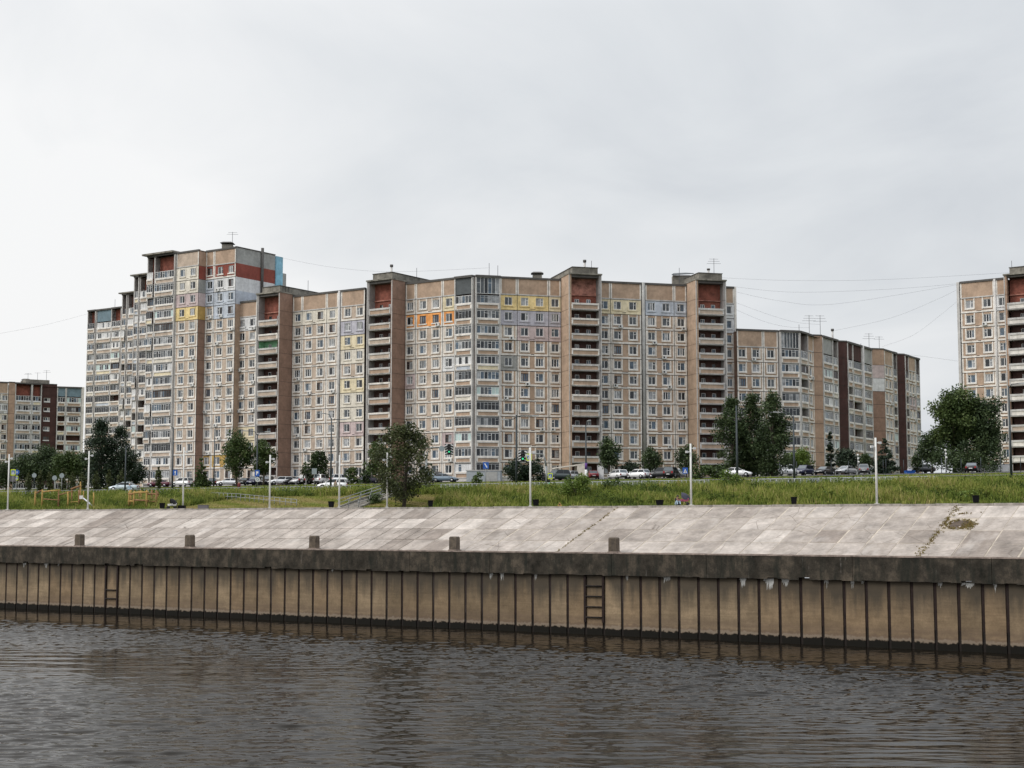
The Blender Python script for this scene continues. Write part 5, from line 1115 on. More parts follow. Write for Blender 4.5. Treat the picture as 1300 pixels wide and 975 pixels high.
def f_round_blue(mb, H_): disc(mb, 0, -.05, H_ - .33, .36, 'sign_blue'); disc(mb, 0, -.03, H_ - .33, .37, 'sign_back'); mb.box(-.05, .05, -.062, -.056, H_ - .5, H_ - .2, M['sign_white']); crossing(mb, -.05, H_ - 1.55, .5)
def f_back(mb, H_): disc(mb, 0, -.06, H_ - .36, .36, 'sign_back'); mb.box(-.03, .03, -.05, 0, H_ - .7, H_, M['sign_back'])
def f_arrow(mb, H_):
    mb.box(-.34, .34, -.05, -.02, H_ - .8, H_, M['sign_blue']); y = -.056; mb.poly([(-.05, y, H_ - .7), (.05, y, H_ - .7), (.05, y, H_ - .35), (-.05, y, H_ - .35)], M['sign_white']); mb.poly([(-.16, y, H_ - .35), (.16, y, H_ - .35), (0, y, H_ - .1)], M['sign_white'])
def f_park(mb, H_):
    mb.box(-.34, .34, -.22, -.19, H_ - .95, H_, M['sign_blue']); y = -.226; mb.poly([(-.16, y, H_ - .75), (-.06, y, H_ - .75), (-.06, y, H_ - .2), (-.16, y, H_ - .2)], M['sign_white']); mb.poly([(-.06, y, H_ - .52), (.15, y, H_ - .5), (.15, y, H_ - .22), (-.06, y, H_ - .2)], M['sign_white'])
    disc(mb, .05, -.20, H_ - 1.4, .34, 'sign_white'); disc(mb, .05, -.21, H_ - 1.4, .26, 'sign_back'); mb.poly([(-.12, -.218, H_ - 1.55), (-.07, -.218, H_ - 1.6), (.22, -.218, H_ - 1.25), (.17, -.218, H_ - 1.2)], M['sign_white'])
def f_sq_back(mb, H_): mb.box(-.36, .36, -.06, -.03, H_ - .85, H_, M['sign_back'])
def f_ped(mb, H_):
    mb.box(-.34, .34, -.05, -.02, H_ - .8, H_, M['sign_blue']); y = -.056; mb.poly([(-.24, y, H_ - .7), (.24, y, H_ - .7), (0, y, H_ - .15)], M['sign_white']); mb.poly([(-.05, y - .006, H_ - .66), (.05, y - .006, H_ - .66), (.03, y - .006, H_ - .35), (-.03, y - .006, H_ - .35)], M['sign_black'])
def f_slash(mb, H_):
    mb.box(-.34, .34, -.05, -.02, H_ - .8, H_, M['sign_blue']); y = -.056; mb.poly([(-.2, y, H_ - .2), (-.1, y, H_ - .12), (.2, y, H_ - .62), (.1, y, H_ - .7)], M['sign_white'])
sign(16.5, 150, 595.5, 'yellow pedestrian crossing sign with grey plate below, at the far left', f_cross); sign(21.5, 153, 597, 'round blue sign above a small yellow sign at the far left', f_round_blue)
sign(43.5, 160, 601, 'dark round sign back half hidden in the dark trees', f_back, pole='pole_dark'); sign(69.3, 150, 604, 'round grey sign back, lower left of two', f_back); sign(78.5, 152, 601, 'round grey sign back, higher right of two', f_back)
sign(222.3, 158, 597, 'blue square sign with white arrow before the tower', f_arrow); sign(326.8, 166, 597, 'blue parking sign over a round white sign before the green trees', f_park); sign(399, 170, 595, 'plain grey square sign back near the weeping tree', f_sq_back)
sign(616.8, 150, 587, 'blue square sign with white slash before the grey garage', f_slash); sign(870, 180, 594, 'blue sign with white triangle behind the weeds above the seated people', f_ped)
def head(o, x, z, green=1, stripes=True, y=-.08):
    mb = MB(); mb.box(x - .17, x + .17, y - .14, y + .1, z, z + .95, M['black_plastic'])
    for k in range(3): disc(mb, x, y - .145, z + .16 + .31 * k, .11, 'signal_green' if (k == 0 and green) else 'signal_off', 12)
    ob = mb.build('signal_head', o)
    if stripes:
        mb = MB(); w_, h_ = .52, 1.35; zc = z - .2; yb = y + .12
        mb.box(x - w_, x + w_, yb, yb + .02, zc, zc + h_, M['sign_black'])
        for k in range(4):
            for sx in (-1, 1): mb.poly([(x + sx * .5, yb - .006, zc + .08 + .33 * k), (x + sx * .2, yb - .006, zc + .2 + .33 * k), (x + sx * .2, yb - .006, zc + .33 + .33 * k), (x + sx * .5, yb - .006, zc + .21 + .33 * k)], M['sign_white'])
        mb.build('backboard', ob)
def gantry(px, u, yarm, dxpx, label):
    p = on_ground(px, u, 612); sc_ = scale_at(p); H_ = (HOR - yarm) / sc_ + EYE - p.z; l = dxpx / sc_; o = empty('traffic_light', p, 0, label, 'traffic light', 'traffic lights on mast arms')
    mb = MB(); mb.tube([(0, 0, -.1), (0, 0, H_ - 1.4)], [.17, .15], M['pole_grey'], 8); mb.build('pole', o); mb = MB(); mb.tube([(0, 0, H_ - 1.5), (-.15 * abs(l) / l * -1, 0, H_ - .6), (l * .12, 0, H_), (l, 0, H_ + .15)], [.12, .1, .08, .05], M['pole_grey'], 8); mb.build('arm', o)
    return o, H_, l
o, H_, l = gantry(693.5, 149, 577, -33, 'traffic light on a grey mast with arm to the left and crossing sign'); head(o, l + .3, H_ - .7); mb = MB(); crossing(mb, l * .66, H_ - .75, .62, -.15); mb.build('crossing_sign', o)
head(o, -.35, H_ - 3.1, 0, False); head(o, .3, H_ - 3.5, 1, False); mb = MB(); crossing(mb, .45, H_ - 2.9, .55, -.3); mb.build('crossing_sign', o)
o, H_, l = gantry(541, 151, 569, 30, 'traffic light on an arm reaching right from behind the nearest tree'); head(o, l - .1, H_ - .65); mb = MB(); disc(mb, l - 1.0, -.1, H_ - .1, .36, 'sign_back'); mb.build('sign_disc', o)
# ------------------------------------------------------------------ cars
def paint(k, c, metal=.2): M['car_' + k] = plain('car_' + k, c, .28, metal, .5, .6)
for k, c in (('white', (.78, .78, .78)), ('silver', (.42, .43, .44)), ('grey', (.20, .21, .22)), ('dark', (.022, .023, .026)), ('black', (.01, .01, .011)), ('navy', (.018, .022, .06)), ('maroon', (.10, .014, .03)), ('slate', (.13, .18, .23)), ('green', (.02, .035, .03)), ('red', (.20, .02, .03)), ('pale', (.45, .52, .56))): paint(k, c)
M['car_glass'] = plain('car_glass', (.018, .022, .026), .05); M['screen_glass'] = plain('screen_glass', (.10, .12, .135), .05); M['tyre'] = plain('tyre', (.014, .014, .014), .8); M['rim'] = plain('rim', (.4, .4, .41), .3, .7)
M['headlight'] = plain('headlight', (.62, .64, .66), .1); M['taillight'] = plain('taillight', (.28, .012, .012), .2)
SPEC = {'saloon': (4.55, 1.47, .90, (-1.78, 1.08), (-1.0, .28), .98), 'hatchback': (4.05, 1.52, .87, (-1.93, 1.0), (-1.62, .2), .97), 'suv': (4.6, 1.76, .94, (-2.17, 1.02), (-1.92, .32), 1.08), 'estate': (4.75, 1.6, .90, (-2.25, 1.1), (-2.0, .3), 1.0), 'van': (4.4, 1.88, .90, (-2.12, 1.55), (-2.05, .85), 1.1)}
_cc = {}
def car_parts(kind, pk):
    L, H, W, cb_, cr_, belt = SPEC[kind]; hl = L / 2; mats = M['car_' + pk]; b = MB()
    st = [(-hl, .45, belt - .18, .78), (-hl + .1, .30, belt - .03, .93), (-hl + .55, .22, belt, 1), (-.3, .22, belt, 1.0), (cb_[1], .22, belt - .02, 1.0), (hl - .55, .24, belt - .17, .97), (hl - .12, .28, belt - .28, .9), (hl, .42, belt - .40, .74)]
    if kind == 'van': st[5] = (hl - .5, .24, belt - .12, .97)
    ring = []
    for (x, zb, zt_, k) in st:
        w_ = W * k; zm = zb + (zt_ - zb) * .55; ring.append([(x, -w_ * .86, zb), (x, -w_, zb + .14), (x, -w_ * 1.01, zm), (x, -w_ * .93, zt_), (x, 0, zt_ + .03), (x, w_ * .93, zt_), (x, w_ * 1.01, zm), (x, w_, zb + .14), (x, w_ * .86, zb)])
    vs = [p for r_ in ring for p in r_]; n = 9; fs = []
    for i in range(len(ring) - 1):
        for k in range(n): q = (k + 1) % n; fs.append((i * n + k, i * n + q, (i + 1) * n + q, (i + 1) * n + k)[::-1])
    fs.append(tuple(range(n))); fs.append(tuple((len(ring) - 1) * n + k for k in range(n))[::-1]); b.mesh(vs, fs, mats, True)
    wb, wt = W * .92, W * .76; x0, x1 = cb_; r0, r1 = cr_; z0, z1 = belt - .02, H - .04
    cab = [(x0, -wb, z0), (x1, -wb, z0), (x1, wb, z0), (x0, wb, z0), (r0, -wt, z1), (r1, -wt, z1), (r1, wt, z1), (r0, wt, z1), (r0 + .15, -wt * .8, H), (r1 - .15, -wt * .8, H), (r1 - .15, wt * .8, H), (r0 + .15, wt * .8, H)]
    b.mesh(cab, [(0, 1, 5, 4), (1, 2, 6, 5), (2, 3, 7, 6), (3, 0, 4, 7), (4, 5, 9, 8), (5, 6, 10, 9), (6, 7, 11, 10), (7, 4, 8, 11), (8, 9, 10, 11)], mats)
    for x in (-hl * .62, hl * .62):
        for s_ in (-1, 1): b.mesh([(x + .40 * math.cos(a), s_ * (W * 1.0), .33 + .40 * math.sin(a)) for a in np.linspace(0, 2 * math.pi, 14)[:-1]] , [tuple(range(13))], M['black_plastic'])
    b.box(-hl - .02, -hl + .06, -.6, .6, .34, .5, M['black_plastic']); b.box(hl - .04, hl + .015, -.5, .5, .36, .52, M['black_plastic'])
    out = [('body', b.data('body'), (0, 0, 0), [])]
    def lerp(a, c, t): return tuple(a[i] + (c[i] - a[i]) * t for i in range(3))
    def pane(A, B_, C_, D_, off, m, nm, iu=.07, iv=.1):
        q = [lerp(lerp(A, B_, u_), lerp(D_, C_, u_), v_) for (u_, v_) in ((iu, iv), (1 - iu, iv), (1 - iu, 1 - iv), (iu, 1 - iv))]
        mb = MB(); mb.poly([tuple(p[i] + off[i] for i in range(3)) for p in q], M[m]); out.append((nm, mb.data(nm), (0, 0, 0), []))
    pane(cab[1], cab[2], cab[6], cab[5], (.012, 0, .008), 'screen_glass', 'windscreen'); pane(cab[3], cab[0], cab[4], cab[7], (-.012, 0, .008), 'screen_glass', 'rear_window')
    for s_, (A, B_, C_, D_) in ((-1, (cab[0], cab[1], cab[5], cab[4])), (1, (cab[2], cab[3], cab[7], cab[6]))):
        m1 = lerp(A, B_, .52); m2 = lerp(D_, C_, .52)
        if kind == 'van':
            t = .66 if s_ < 0 else .34; m1 = lerp(A, B_, t); m2 = lerp(D_, C_, t)
            if s_ < 0: pane(m1, B_, C_, m2, (0, s_ * .012, .004), 'car_glass', 'side_window', .05)
            else: pane(A, m1, m2, D_, (0, s_ * .012, .004), 'car_glass', 'side_window', .05)
        else:
            pane(A, m1, m2, D_, (0, s_ * .012, .004), 'car_glass', 'side_window', .05); pane(m1, B_, C_, m2, (0, s_ * .012, .004), 'car_glass', 'side_window', .05)
    rm = MB(); rm.tube([(0, -.012, 0), (0, .012, 0)], .2, M['rim'], 10); rmd = rm.data('rim')
    ty = MB(); ty.tube([(0, -.1, 0), (0, .1, 0)], .325, M['tyre'], 14); tyd = ty.data('wheel')
    for x in (-hl * .62, hl * .62):
        for s_ in (-1, 1): out.append(('wheel', tyd, (x, s_ * (W - .055), .325), [('rim', rmd, (0, s_ * .1, 0))]))
    for s_ in (-1, 1):
        mb = MB(); mb.box(hl - .16, hl - .02, min(s_ * W * .42, s_ * W * .8), max(s_ * W * .42, s_ * W * .8), belt - .46, belt - .31, M['headlight']); out.append(('headlight', mb.data('headlight'), (0, 0, 0), []))
        mb = MB(); y0, y1 = sorted((s_ * W * .56, s_ * W * .86)); mb.box(-hl - .012, -hl + .14, y0, y1, belt - .36, belt - (.12 if kind != 'suv' else .02), M['taillight']); out.append(('tail_light', mb.data('tail_light'), (0, 0, 0), []))
        mb = MB(); mb.box(cb_[1] - .25, cb_[1] - .05, min(s_ * W, s_ * (W + .16)), max(s_ * W, s_ * (W + .16)), belt, belt + .14, mats); out.append(('mirror', mb.data('mirror'), (0, 0, 0), []))
    for x in (-hl - .03, hl + .02): mb = MB(); mb.box(x - .008, x + .008, -.26, .26, .52, .63, M['sign_white']); out.append(('number_plate', mb.data('number_plate'), (0, 0, 0), []))
    return out
def car(px, u, kind, pk, head_, label):
    key = (kind, pk)
    if key not in _cc: _cc[key] = car_parts(kind, pk)
    p = on_ground(px, u, 606); z = p.z + (.175 if u > 170 else .02)
    o = empty('parked_car' if u > 190 else 'passing_car', (p.x, p.y, z), R(head_), label, {'van': 'van'}.get(kind, 'car'), 'cars parked before the blocks' if u > 190 else None)
    for nm, d, loc, sub in _cc[key]:
        c = link(nm, d, o, loc)
        for (n2, d2, l2) in sub: link(n2, d2, c, l2)
for a in ((202, 217, 'saloon', 'maroon', 175, 'maroon car behind the fence left of the blue arrow sign'), (232, 219, 'suv', 'white', 150, 'white off-road car at the foot of the tower behind the lamp pole'), (270, 221, 'hatchback', 'dark', 100, 'small dark car below the ochre row of the tower'),
          (289.5, 218, 'saloon', 'white', 195, 'white saloon side on, left of the green trees'), (311.5, 220, 'saloon', 'dark', 250, 'dark saloon in the shade under the green trees, left one'), (324, 221, 'suv', 'navy', 255, 'dark blue car in the shade behind the parking sign'), (338.5, 219, 'suv', 'black', 262, 'black off-road car left of the white estate by the brown bay'),
          (356, 217, 'estate', 'white', 205, 'white estate car at the foot of the first brown stair bay'), (370, 219, 'saloon', 'dark', 230, 'dark saloon squeezed between two white cars'), (381.5, 217, 'hatchback', 'white', 228, 'white hatchback left of the dark car by the birch'), (393, 216, 'suv', 'black', 60, 'black car with red tail lights beside the birch'), (411, 215, 'suv', 'white', 62, 'white off-road car seen from behind, left of the tall two arm lamp'),
          (435, 213, 'suv', 'white', 30, 'white off-road car near the top of the stairs'), (466, 216, 'saloon', 'navy', 240, 'dark blue saloon half hidden left of the nearest tree'), (551, 218, 'van', 'black', 250, 'black van half hidden right of the nearest tree'), (565, 212, 'saloon', 'slate', 348, 'blue grey saloon side on, left of the grey garage'),
          (707, 208, 'suv', 'green', 218, 'dark green off-road car behind the traffic light mast'), (722, 212, 'hatchback', 'silver', 235, 'silver hatchback half hidden behind the bright bush'), (752, 226, 'saloon', 'red', 95, 'red car seen from behind under the stair bay of the right wing'), (784, 214, 'hatchback', 'white', 117, 'white hatchback seen from behind, left one of the white pair'),
          (809.5, 214, 'hatchback', 'white', 138, 'white hatchback seen from the side and rear, right one of the white pair'), (839, 220, 'suv', 'dark', 160, 'dark off-road car right of the white pair, partly behind weeds'), (853, 217, 'suv', 'black', 68, 'black car seen from behind near the blue sign with triangle'), (861, 224, 'hatchback', 'silver', 240, 'silver car peeping out behind the black car near the blue sign'),
          (936, 214, 'saloon', 'white', 345, 'white saloon half hidden by the willow bush below the poplars'), (997.5, 240, 'van', 'white', 20, 'white delivery van right of the poplars'), (1021, 247, 'suv', 'navy', 232, 'navy blue off-road car right of the white van'), (1047, 248, 'saloon', 'dark', 228, 'dark grey saloon between navy and silver cars'),
          (1074, 246, 'saloon', 'silver', 226, 'silver saloon facing the river, right of the dark saloon'), (1097, 240, 'estate', 'grey', 76, 'grey estate car left of the tall white lamp pole'), (1170, 246, 'saloon', 'black', 200, 'black car by the blue box at the foot of the last maroon pier'), (1235, 228, 'saloon', 'black', 66, 'black saloon with red tail lights below the largest tree'),
          (412 + 10, 160, 'hatchback', 'white', 182, 'white car on the road, its roof above the railing near the stairs'), (158, 166, 'saloon', 'pale', 178, 'pale blue car on the road behind the railing, beside the person in light shirt'), (134, 200, 'hatchback', 'white', 200, 'white car in the shade of the tall pointed dark trees, left'), (146, 202, 'suv', 'white', 190, 'white car in the shade of the tall pointed dark trees, right')):
    car(*a)
# ------------------------------------------------------------------ small buildings and boards
p = on_ground(615, 214, 606); o = empty('metal_garage', p, -.12, 'grey sheet metal garage before the corner balconies of the long block', 'garage')
P('garage_metal', (.34, .37, .39), var=.12, sc=.8); mb = MB(); mb.box(-2.9, 2.9, -1.3, 1.3, -.3, 1.95, M['garage_metal']); mb.build('walls', o); mb = MB(); mb.box(-3, 3, -1.4, 1.4, 1.952, 2.08, M['grey_relief']); mb.build('roof', o)
mb = MB(); mb.box(.4, 2.4, -1.34, -1.302, -.05, 1.75, M['paint_grey']); mb.build('door', o)
p = on_ground(762.5, 226, 607); o = empty('white_partition', p, 0, 'white upright board beside the red car under the stair bay', 'board'); mb = MB(); mb.box(-.55, .55, -.06, .06, -.1, 2.5, M['paint_white']); mb.build('sheet', o); mb = MB(); mb.box(-.6, .6, -.09, .09, 2.5, 2.58, M['grey_relief']); mb.build('top_rail', o)
p = on_ground(728, 224, 606); o = empty('entrance_canopy', p, .1, 'cream entrance canopy beside the stair bay of the right wing', 'canopy'); mb = MB(); mb.mesh([(-3.4, -1.2, 2.0), (1.8, -1.2, 2.7), (1.8, 2, 2.7), (-3.4, 2, 2.0), (-3.4, -1.2, 2.2), (1.8, -1.2, 2.95), (1.8, 2, 2.95), (-3.4, 2, 2.2)], [(0, 3, 2, 1), (4, 5, 6, 7), (0, 1, 5, 4), (1, 2, 6, 5), (2, 3, 7, 6), (3, 0, 4, 7)], M['paint_cream']); mb.build('roof', o); mb = MB(); mb.box(.5, 1.8, -1.2, 2, -.1, 2.68, M['paint_cream']); mb.build('side_wall', o)
p = on_ground(1264, 240, 601); o = empty('low_wall', p, -.2, 'long low white wall right of the black saloon', 'wall'); mb = MB(); mb.box(-2.6, 2.6, -.12, .12, -.3, 1.35, M['paint_white']); mb.build('panel', o); mb = MB(); mb.box(-2.65, 2.65, -.16, .16, 1.352, 1.42, M['paint_grey']); mb.build('coping', o)
p = on_ground(1155, 238, 601); o = empty('blue_box', p, .1, 'blue box with white post at the foot of the last maroon pier', 'box'); mb = MB(); mb.box(-.75, .75, -.5, .5, -.1, .55, M['sign_blue']); mb.box(-.8, .8, -.55, .55, .552, .62, M['sign_blue']); mb.build('body', o); mb = MB(); mb.box(-.3, .3, -.1, .1, .622, .95, M['paint_white']); mb.build('sheet', o)
p = at_u(710.5, 132.5, 641); o = empty('warning_board', (p.x, p.y, 11.64), 0, 'small yellow triangular board on the promenade kerb', 'sign'); mb = MB(); mb.mesh([(-.26, -.02, 0), (.26, -.02, 0), (0, -.02, .42), (-.26, .02, 0), (.26, .02, 0), (0, .02, .42)], [(0, 1, 2), (5, 4, 3), (0, 3, 4, 1), (1, 4, 5, 2), (2, 5, 3, 0)], M['log_yellow']); mb.build('board', o); mb = MB(); disc(mb, 0, -.026, .15, .08, 'sign_black', 10); mb.build('symbol', o)
mb = MB(); P('notice_purple', (.12, .06, .22), streak=0)
p = on_ground(744, 176, 608)
for z, h, m, nm, lab in ((.3, 1.5, 'paint_white', 'poster', 'torn white posters round the foot of the lamp under the stair bay'), (1.9, .8, 'notice_purple', 'poster', 'purple poster round the lamp under the stair bay')):
    mb = MB(); mb.tube([(0, 0, 0), (0, 0, h)], .17, M[m], 10); o = mb.build(nm, None, (p.x, p.y, p.z + z)); tag(o, lab, 'poster')
# ------------------------------------------------------------------ people
def person(name, label, pos, rz, joints, cols, s=1.0, hair=(.015, .012, .01), hat=None, cat='person'):
    """one skinned body; joints in metres"""
    names = list(joints); idx = {k: i for i, k in enumerate(names)}
    E = [('pelvis', 'chest'), ('chest', 'neck'), ('neck', 'head'), ('head', 'crown')]
    for sd_ in 'lr': E += [('chest', 'sh_' + sd_), ('sh_' + sd_, 'el_' + sd_), ('el_' + sd_, 'wr_' + sd_), ('wr_' + sd_, 'pa_' + sd_), ('pelvis', 'hi_' + sd_), ('hi_' + sd_, 'kn_' + sd_), ('kn_' + sd_, 'an_' + sd_), ('an_' + sd_, 'to_' + sd_)]
    rad = {'pelvis': (.16, .12), 'chest': (.17, .12), 'neck': (.06, .06), 'head': (.095, .1), 'crown': (.075, .085), 'sh': (.075, .075), 'el': (.052, .052), 'wr': (.035, .03), 'pa': (.04, .02), 'hi': (.11, .11), 'kn': (.072, .072), 'an': (.05, .05), 'to': (.045, .03)}
    me = bpy.data.meshes.new('tmp'); me.from_pydata([tuple(joints[k]) for k in names], [(idx[a], idx[b]) for a, b in E], [])
    ob = bpy.data.objects.new('tmp', me); COL.objects.link(ob); sk = ob.modifiers.new('s', 'SKIN'); sb_ = ob.modifiers.new('d', 'SUBSURF'); sb_.levels = 1; sb_.render_levels = 1
    if not me.skin_vertices: me.attributes.new('', 'FLOAT', 'POINT') if False else None
    bm = bmesh.new(); bm.from_mesh(me); ly = bm.verts.layers.skin.verify(); bm.verts.ensure_lookup_table()
    for k in names: q = rad[k.split('_')[0]]; bm.verts[idx[k]][ly].radius = q; bm.verts[idx[k]][ly].use_root = (k == 'pelvis')
    bm.to_mesh(me); bm.free()
    dg_ = bpy.context.evaluated_depsgraph_get(); em = bpy.data.meshes.new_from_object(ob.evaluated_get(dg_)); bpy.data.objects.remove(ob)
    for k in ('top', 'legs', 'skin', 'shoe'): em.materials.append(cols[k])
    seg = [(a, b, 2 if (b in ('head', 'crown') or b.startswith('pa') or b == 'neck') else 3 if b.startswith('to') else 1 if (b[:2] in ('hi', 'kn', 'an')) else 0) for a, b in E]
    em.polygons.foreach_set('use_smooth', [True] * len(em.polygons))
    for p_ in em.polygons:
        best = None
        for a, b, m in seg:
            A, B_ = Vector(joints[a]), Vector(joints[b]); d = B_ - A; t = max(0, min(1, (p_.center - A).dot(d) / max(d.length_squared, 1e-6))); q = (p_.center - A - d * t).length
            if best is None or q < best[0]: best = (q, m)
        p_.material_index = best[1]
    em.name = name; o = link(name, em, None, pos, rz); o.scale = (s,) * 3; tag(o, label, cat)
    # fingers and thumb of each hand
    hm = MB()
    for sd_ in 'lr':
        wv, pv = Vector(joints['wr_' + sd_]), Vector(joints['pa_' + sd_]); d = (pv - wv).normalized(); sidev = d.cross(Vector((0, 1, 0))); sidev = sidev.normalized() if sidev.length > .1 else Vector((1, 0, 0))
        for k, l in enumerate((.065, .075, .07, .055)):
            b_ = pv + sidev * (.03 - .02 * k) - d * .01; hm.tube([b_, b_ + d * l * .6, b_ + d * l + Vector((0, -.012, -.01))], [.010, .009, .006], cols['skin'], 5)
        b_ = wv + d * .03 + sidev * .03; hm.tube([b_, b_ + sidev * .03 + d * .03, b_ + sidev * .035 + d * .06], [.012, .011, .008], cols['skin'], 5)
    hm.build('fingers', o)
    h, c = Vector(joints['head']), Vector(joints['crown']); up = (c - h).normalized(); hb = MB(); hc = h + up * .075
    hb.ball(hc + Vector((0, .022, .02)), .105, .108, .105, hat or plain('hair_%s' % name, hair, .7), 12, 8); hb.build('hat' if hat else 'hair', o)
    fc = MB(); f0 = h + Vector((0, -.1, .03))
    for sx in (-.035, .035): fc.ball(f0 + Vector((sx, 0, .03)), .012, .008, .009, M['sign_black'], 6, 4)
    fc.ball(f0 + Vector((0, -.012, 0)), .014, .02, .02, cols['skin'], 6, 4); fc.box(f0.x - .025, f0.x + .025, f0.y - .004, f0.y + .01, f0.z - .045, f0.z - .036, M['sign_red']); fc.build('face', o)
    return o
M['skin'] = plain('skin', (.45, .27, .19), .6); cl = lambda k, c: M.setdefault('cloth_' + k, plain('cloth_' + k, c, .9))
cl('black', (.012, .012, .014)); cl('jeans', (.35, .46, .55)); cl('lightblue', (.42, .52, .62)); cl('darkred', (.13, .025, .028)); cl('dark', (.025, .026, .03)); cl('beige', (.42, .33, .25)); cl('white', (.7, .7, .7)); cl('pink', (.42, .10, .16)); cl('navyhood', (.05, .05, .075))
STAND = {'pelvis': (0, 0, .95), 'chest': (0, 0, 1.30), 'neck': (0, -.01, 1.47), 'head': (0, -.03, 1.58), 'crown': (0, -.03, 1.70)}
for sd_, k in (('l', -1), ('r', 1)): STAND.update({'sh_' + sd_: (k * .19, 0, 1.40), 'el_' + sd_: (k * .24, .03, 1.13), 'wr_' + sd_: (k * .23, -.06, .90), 'pa_' + sd_: (k * .225, -.08, .82), 'hi_' + sd_: (k * .1, 0, .90), 'kn_' + sd_: (k * .11, -.02, .50), 'an_' + sd_: (k * .12, .02, .08), 'to_' + sd_: (k * .13, -.13, .05)})
SIT = {'pelvis': (0, 0, .14), 'chest': (0, -.13, .50), 'neck': (0, -.20, .64), 'head': (0, -.27, .73), 'crown': (0, -.30, .84)}
for sd_, k in (('l', -1), ('r', 1)): SIT.update({'sh_' + sd_: (k * .18, -.14, .58), 'el_' + sd_: (k * .23, -.33, .40), 'wr_' + sd_: (k * .08, -.48, .46), 'pa_' + sd_: (k * .05, -.55, .47), 'hi_' + sd_: (k * .11, -.04, .13), 'kn_' + sd_: (k * .14, -.42, .44), 'an_' + sd_: (k * .13, -.62, .08), 'to_' + sd_: (k * .14, -.78, .04)})
def outfit(t, l): return {'top': M['cloth_' + t], 'legs': M['cloth_' + l], 'skin': M['skin'], 'shoe': M['cloth_dark']}
p = at_u(859, 132.6, 640); person('person', 'person in black jacket and pale jeans sitting bent forward on the promenade', (p.x, p.y, 11.64), .25, SIT, outfit('black', 'jeans'), 1.08)
p = on_ground(164.5, 149, 612); person('person', 'person in light blue shirt and white cap standing behind the railing at left', p, .3, STAND, outfit('lightblue', 'jeans'), 1.0, hat=M['cloth_white'])
p = on_ground(303.5, 150, 612); person('person', 'person in dark red jacket standing on the lawn below the green trees', p, -.5, STAND, outfit('darkred', 'dark'), 1.0)
p = on_ground(426, 148, 612); person('person', 'person in beige jacket by the railing near the top of the stairs', p, .6, STAND, outfit('beige', 'dark'), .95)
def pushchair(pos, rz, label, hood, seat):
    o = empty('pushchair', pos, rz, label, 'pushchair'); o.scale = (1.12,) * 3; mb = MB(); n = 9                         # x forward
    for i in range(n - 1):                       # folding hood: a shell closed at the sides
        for j in range(n - 1):
            q = lambda i_, j_: (-.10 - .56 * math.sin(math.pi * .5 * (1 - i_ / (n - 1)) ) * math.sin(math.pi * j_ / (n - 1)) + .25 * (i_ / (n - 1)), -.36 * math.cos(math.pi * j_ / (n - 1)), .50 + .62 * math.cos(math.pi * .5 * (1 - i_ / (n - 1))) * (.25 + .75 * math.sin(math.pi * j_ / (n - 1))))
            mb.poly([q(i, j), q(i, j + 1), q(i + 1, j + 1), q(i + 1, j)], M[hood])
    mb.build('hood', o); mb = MB(); mb.mesh([(-.42, -.26, .35), (.35, -.24, .32), (.35, .24, .32), (-.42, .26, .35), (-.5, -.29, .62), (.42, -.26, .50), (.42, .26, .50), (-.5, .29, .62)], [(0, 3, 2, 1), (4, 5, 6, 7), (0, 1, 5, 4), (1, 2, 6, 5), (2, 3, 7, 6), (3, 0, 4, 7)], M[seat]); mb.build('seat', o)
    mb = MB()
    for s_ in (-1, 1): mb.tube([(-.62, s_ * .25, .98), (.38, s_ * .25, .16)], .015, M['pole_dark'], 5); mb.tube([(.1, s_ * .25, .42), (-.38, s_ * .27, .16)], .015, M['pole_dark'], 5)
    mb.tube([(-.62, -.25, .98), (-.62, .25, .98)], .018, M['pole_dark'], 5); mb.build('frame', o)
    for x in (-.38, .38):
        for s_ in (-1, 1): mb = MB(); mb.tube([(x, s_ * .27 - .02, .14), (x, s_ * .27 + .02, .14)], .14, M['tyre'], 12); mb.build('wheel', o)
p = at_u(867.5, 132.9, 640); pushchair((p.x, p.y, 11.64), R(170), 'dark hooded pushchair with pink seat beside the seated person', 'cloth_navyhood', 'cloth_pink')
p = at_u(218, 133.2, 640); pushchair((p.x, p.y, 11.64), R(205), 'black hooded pushchair with white seat between a litter bin and a lamp pole', 'cloth_black', 'cloth_white')
# ------------------------------------------------------------------ overhead wires
M['wire'] = plain('wire', (.10, .10, .11), .6)
def wire(pts, D0, D1, label, r=.014):
    n = len(pts); q = []
    for i, (px, py) in enumerate(pts):
        D = D0 + (D1 - D0) * i / (n - 1); r_ = ray(px, py); q.append(Vector((r_.x * D / r_.y, D, EYE + r_.z * D / r_.y)))
    o = [];  
    for i in range(n - 1):                        # smooth through the given points
        p0, p1, p2, p3 = q[max(i - 1, 0)], q[i], q[i + 1], q[min(i + 2, n - 1)]
        for k in range(6):
            t = k / 6; o.append(.5 * ((2 * p1) + (p2 - p0) * t + (2 * p0 - 5 * p1 + 4 * p2 - p3) * t * t + (3 * p1 - p0 - 3 * p2 + p3) * t ** 3))
    o.append(q[-1]); mb = MB(); base_ = o[0].copy(); mb.tube([p - base_ for p in o], r, M['wire'], 4); x = mb.build('overhead_wire', None, base_); tag(x, label, 'wire', 'wires strung between the roofs')
wire([(-4, 424), (55, 413), (113, 398)], 380, 398, 'thin wire rising from the left edge to the stepped balcony block')
wire([(351, 326), (420, 339), (500, 345), (620, 340)], 310, 285, 'thin wire from the tower top sagging to the aerials above the corner balconies')
wire([(905, 352), (1000, 356), (1120, 355), (1284, 346)], 288, 282, 'highest nearly level wire between the right wing and the right edge block')
wire([(932, 364), (1010, 371), (1130, 367), (1218, 360)], 288, 281, 'second wire between the right wing and the right edge block')
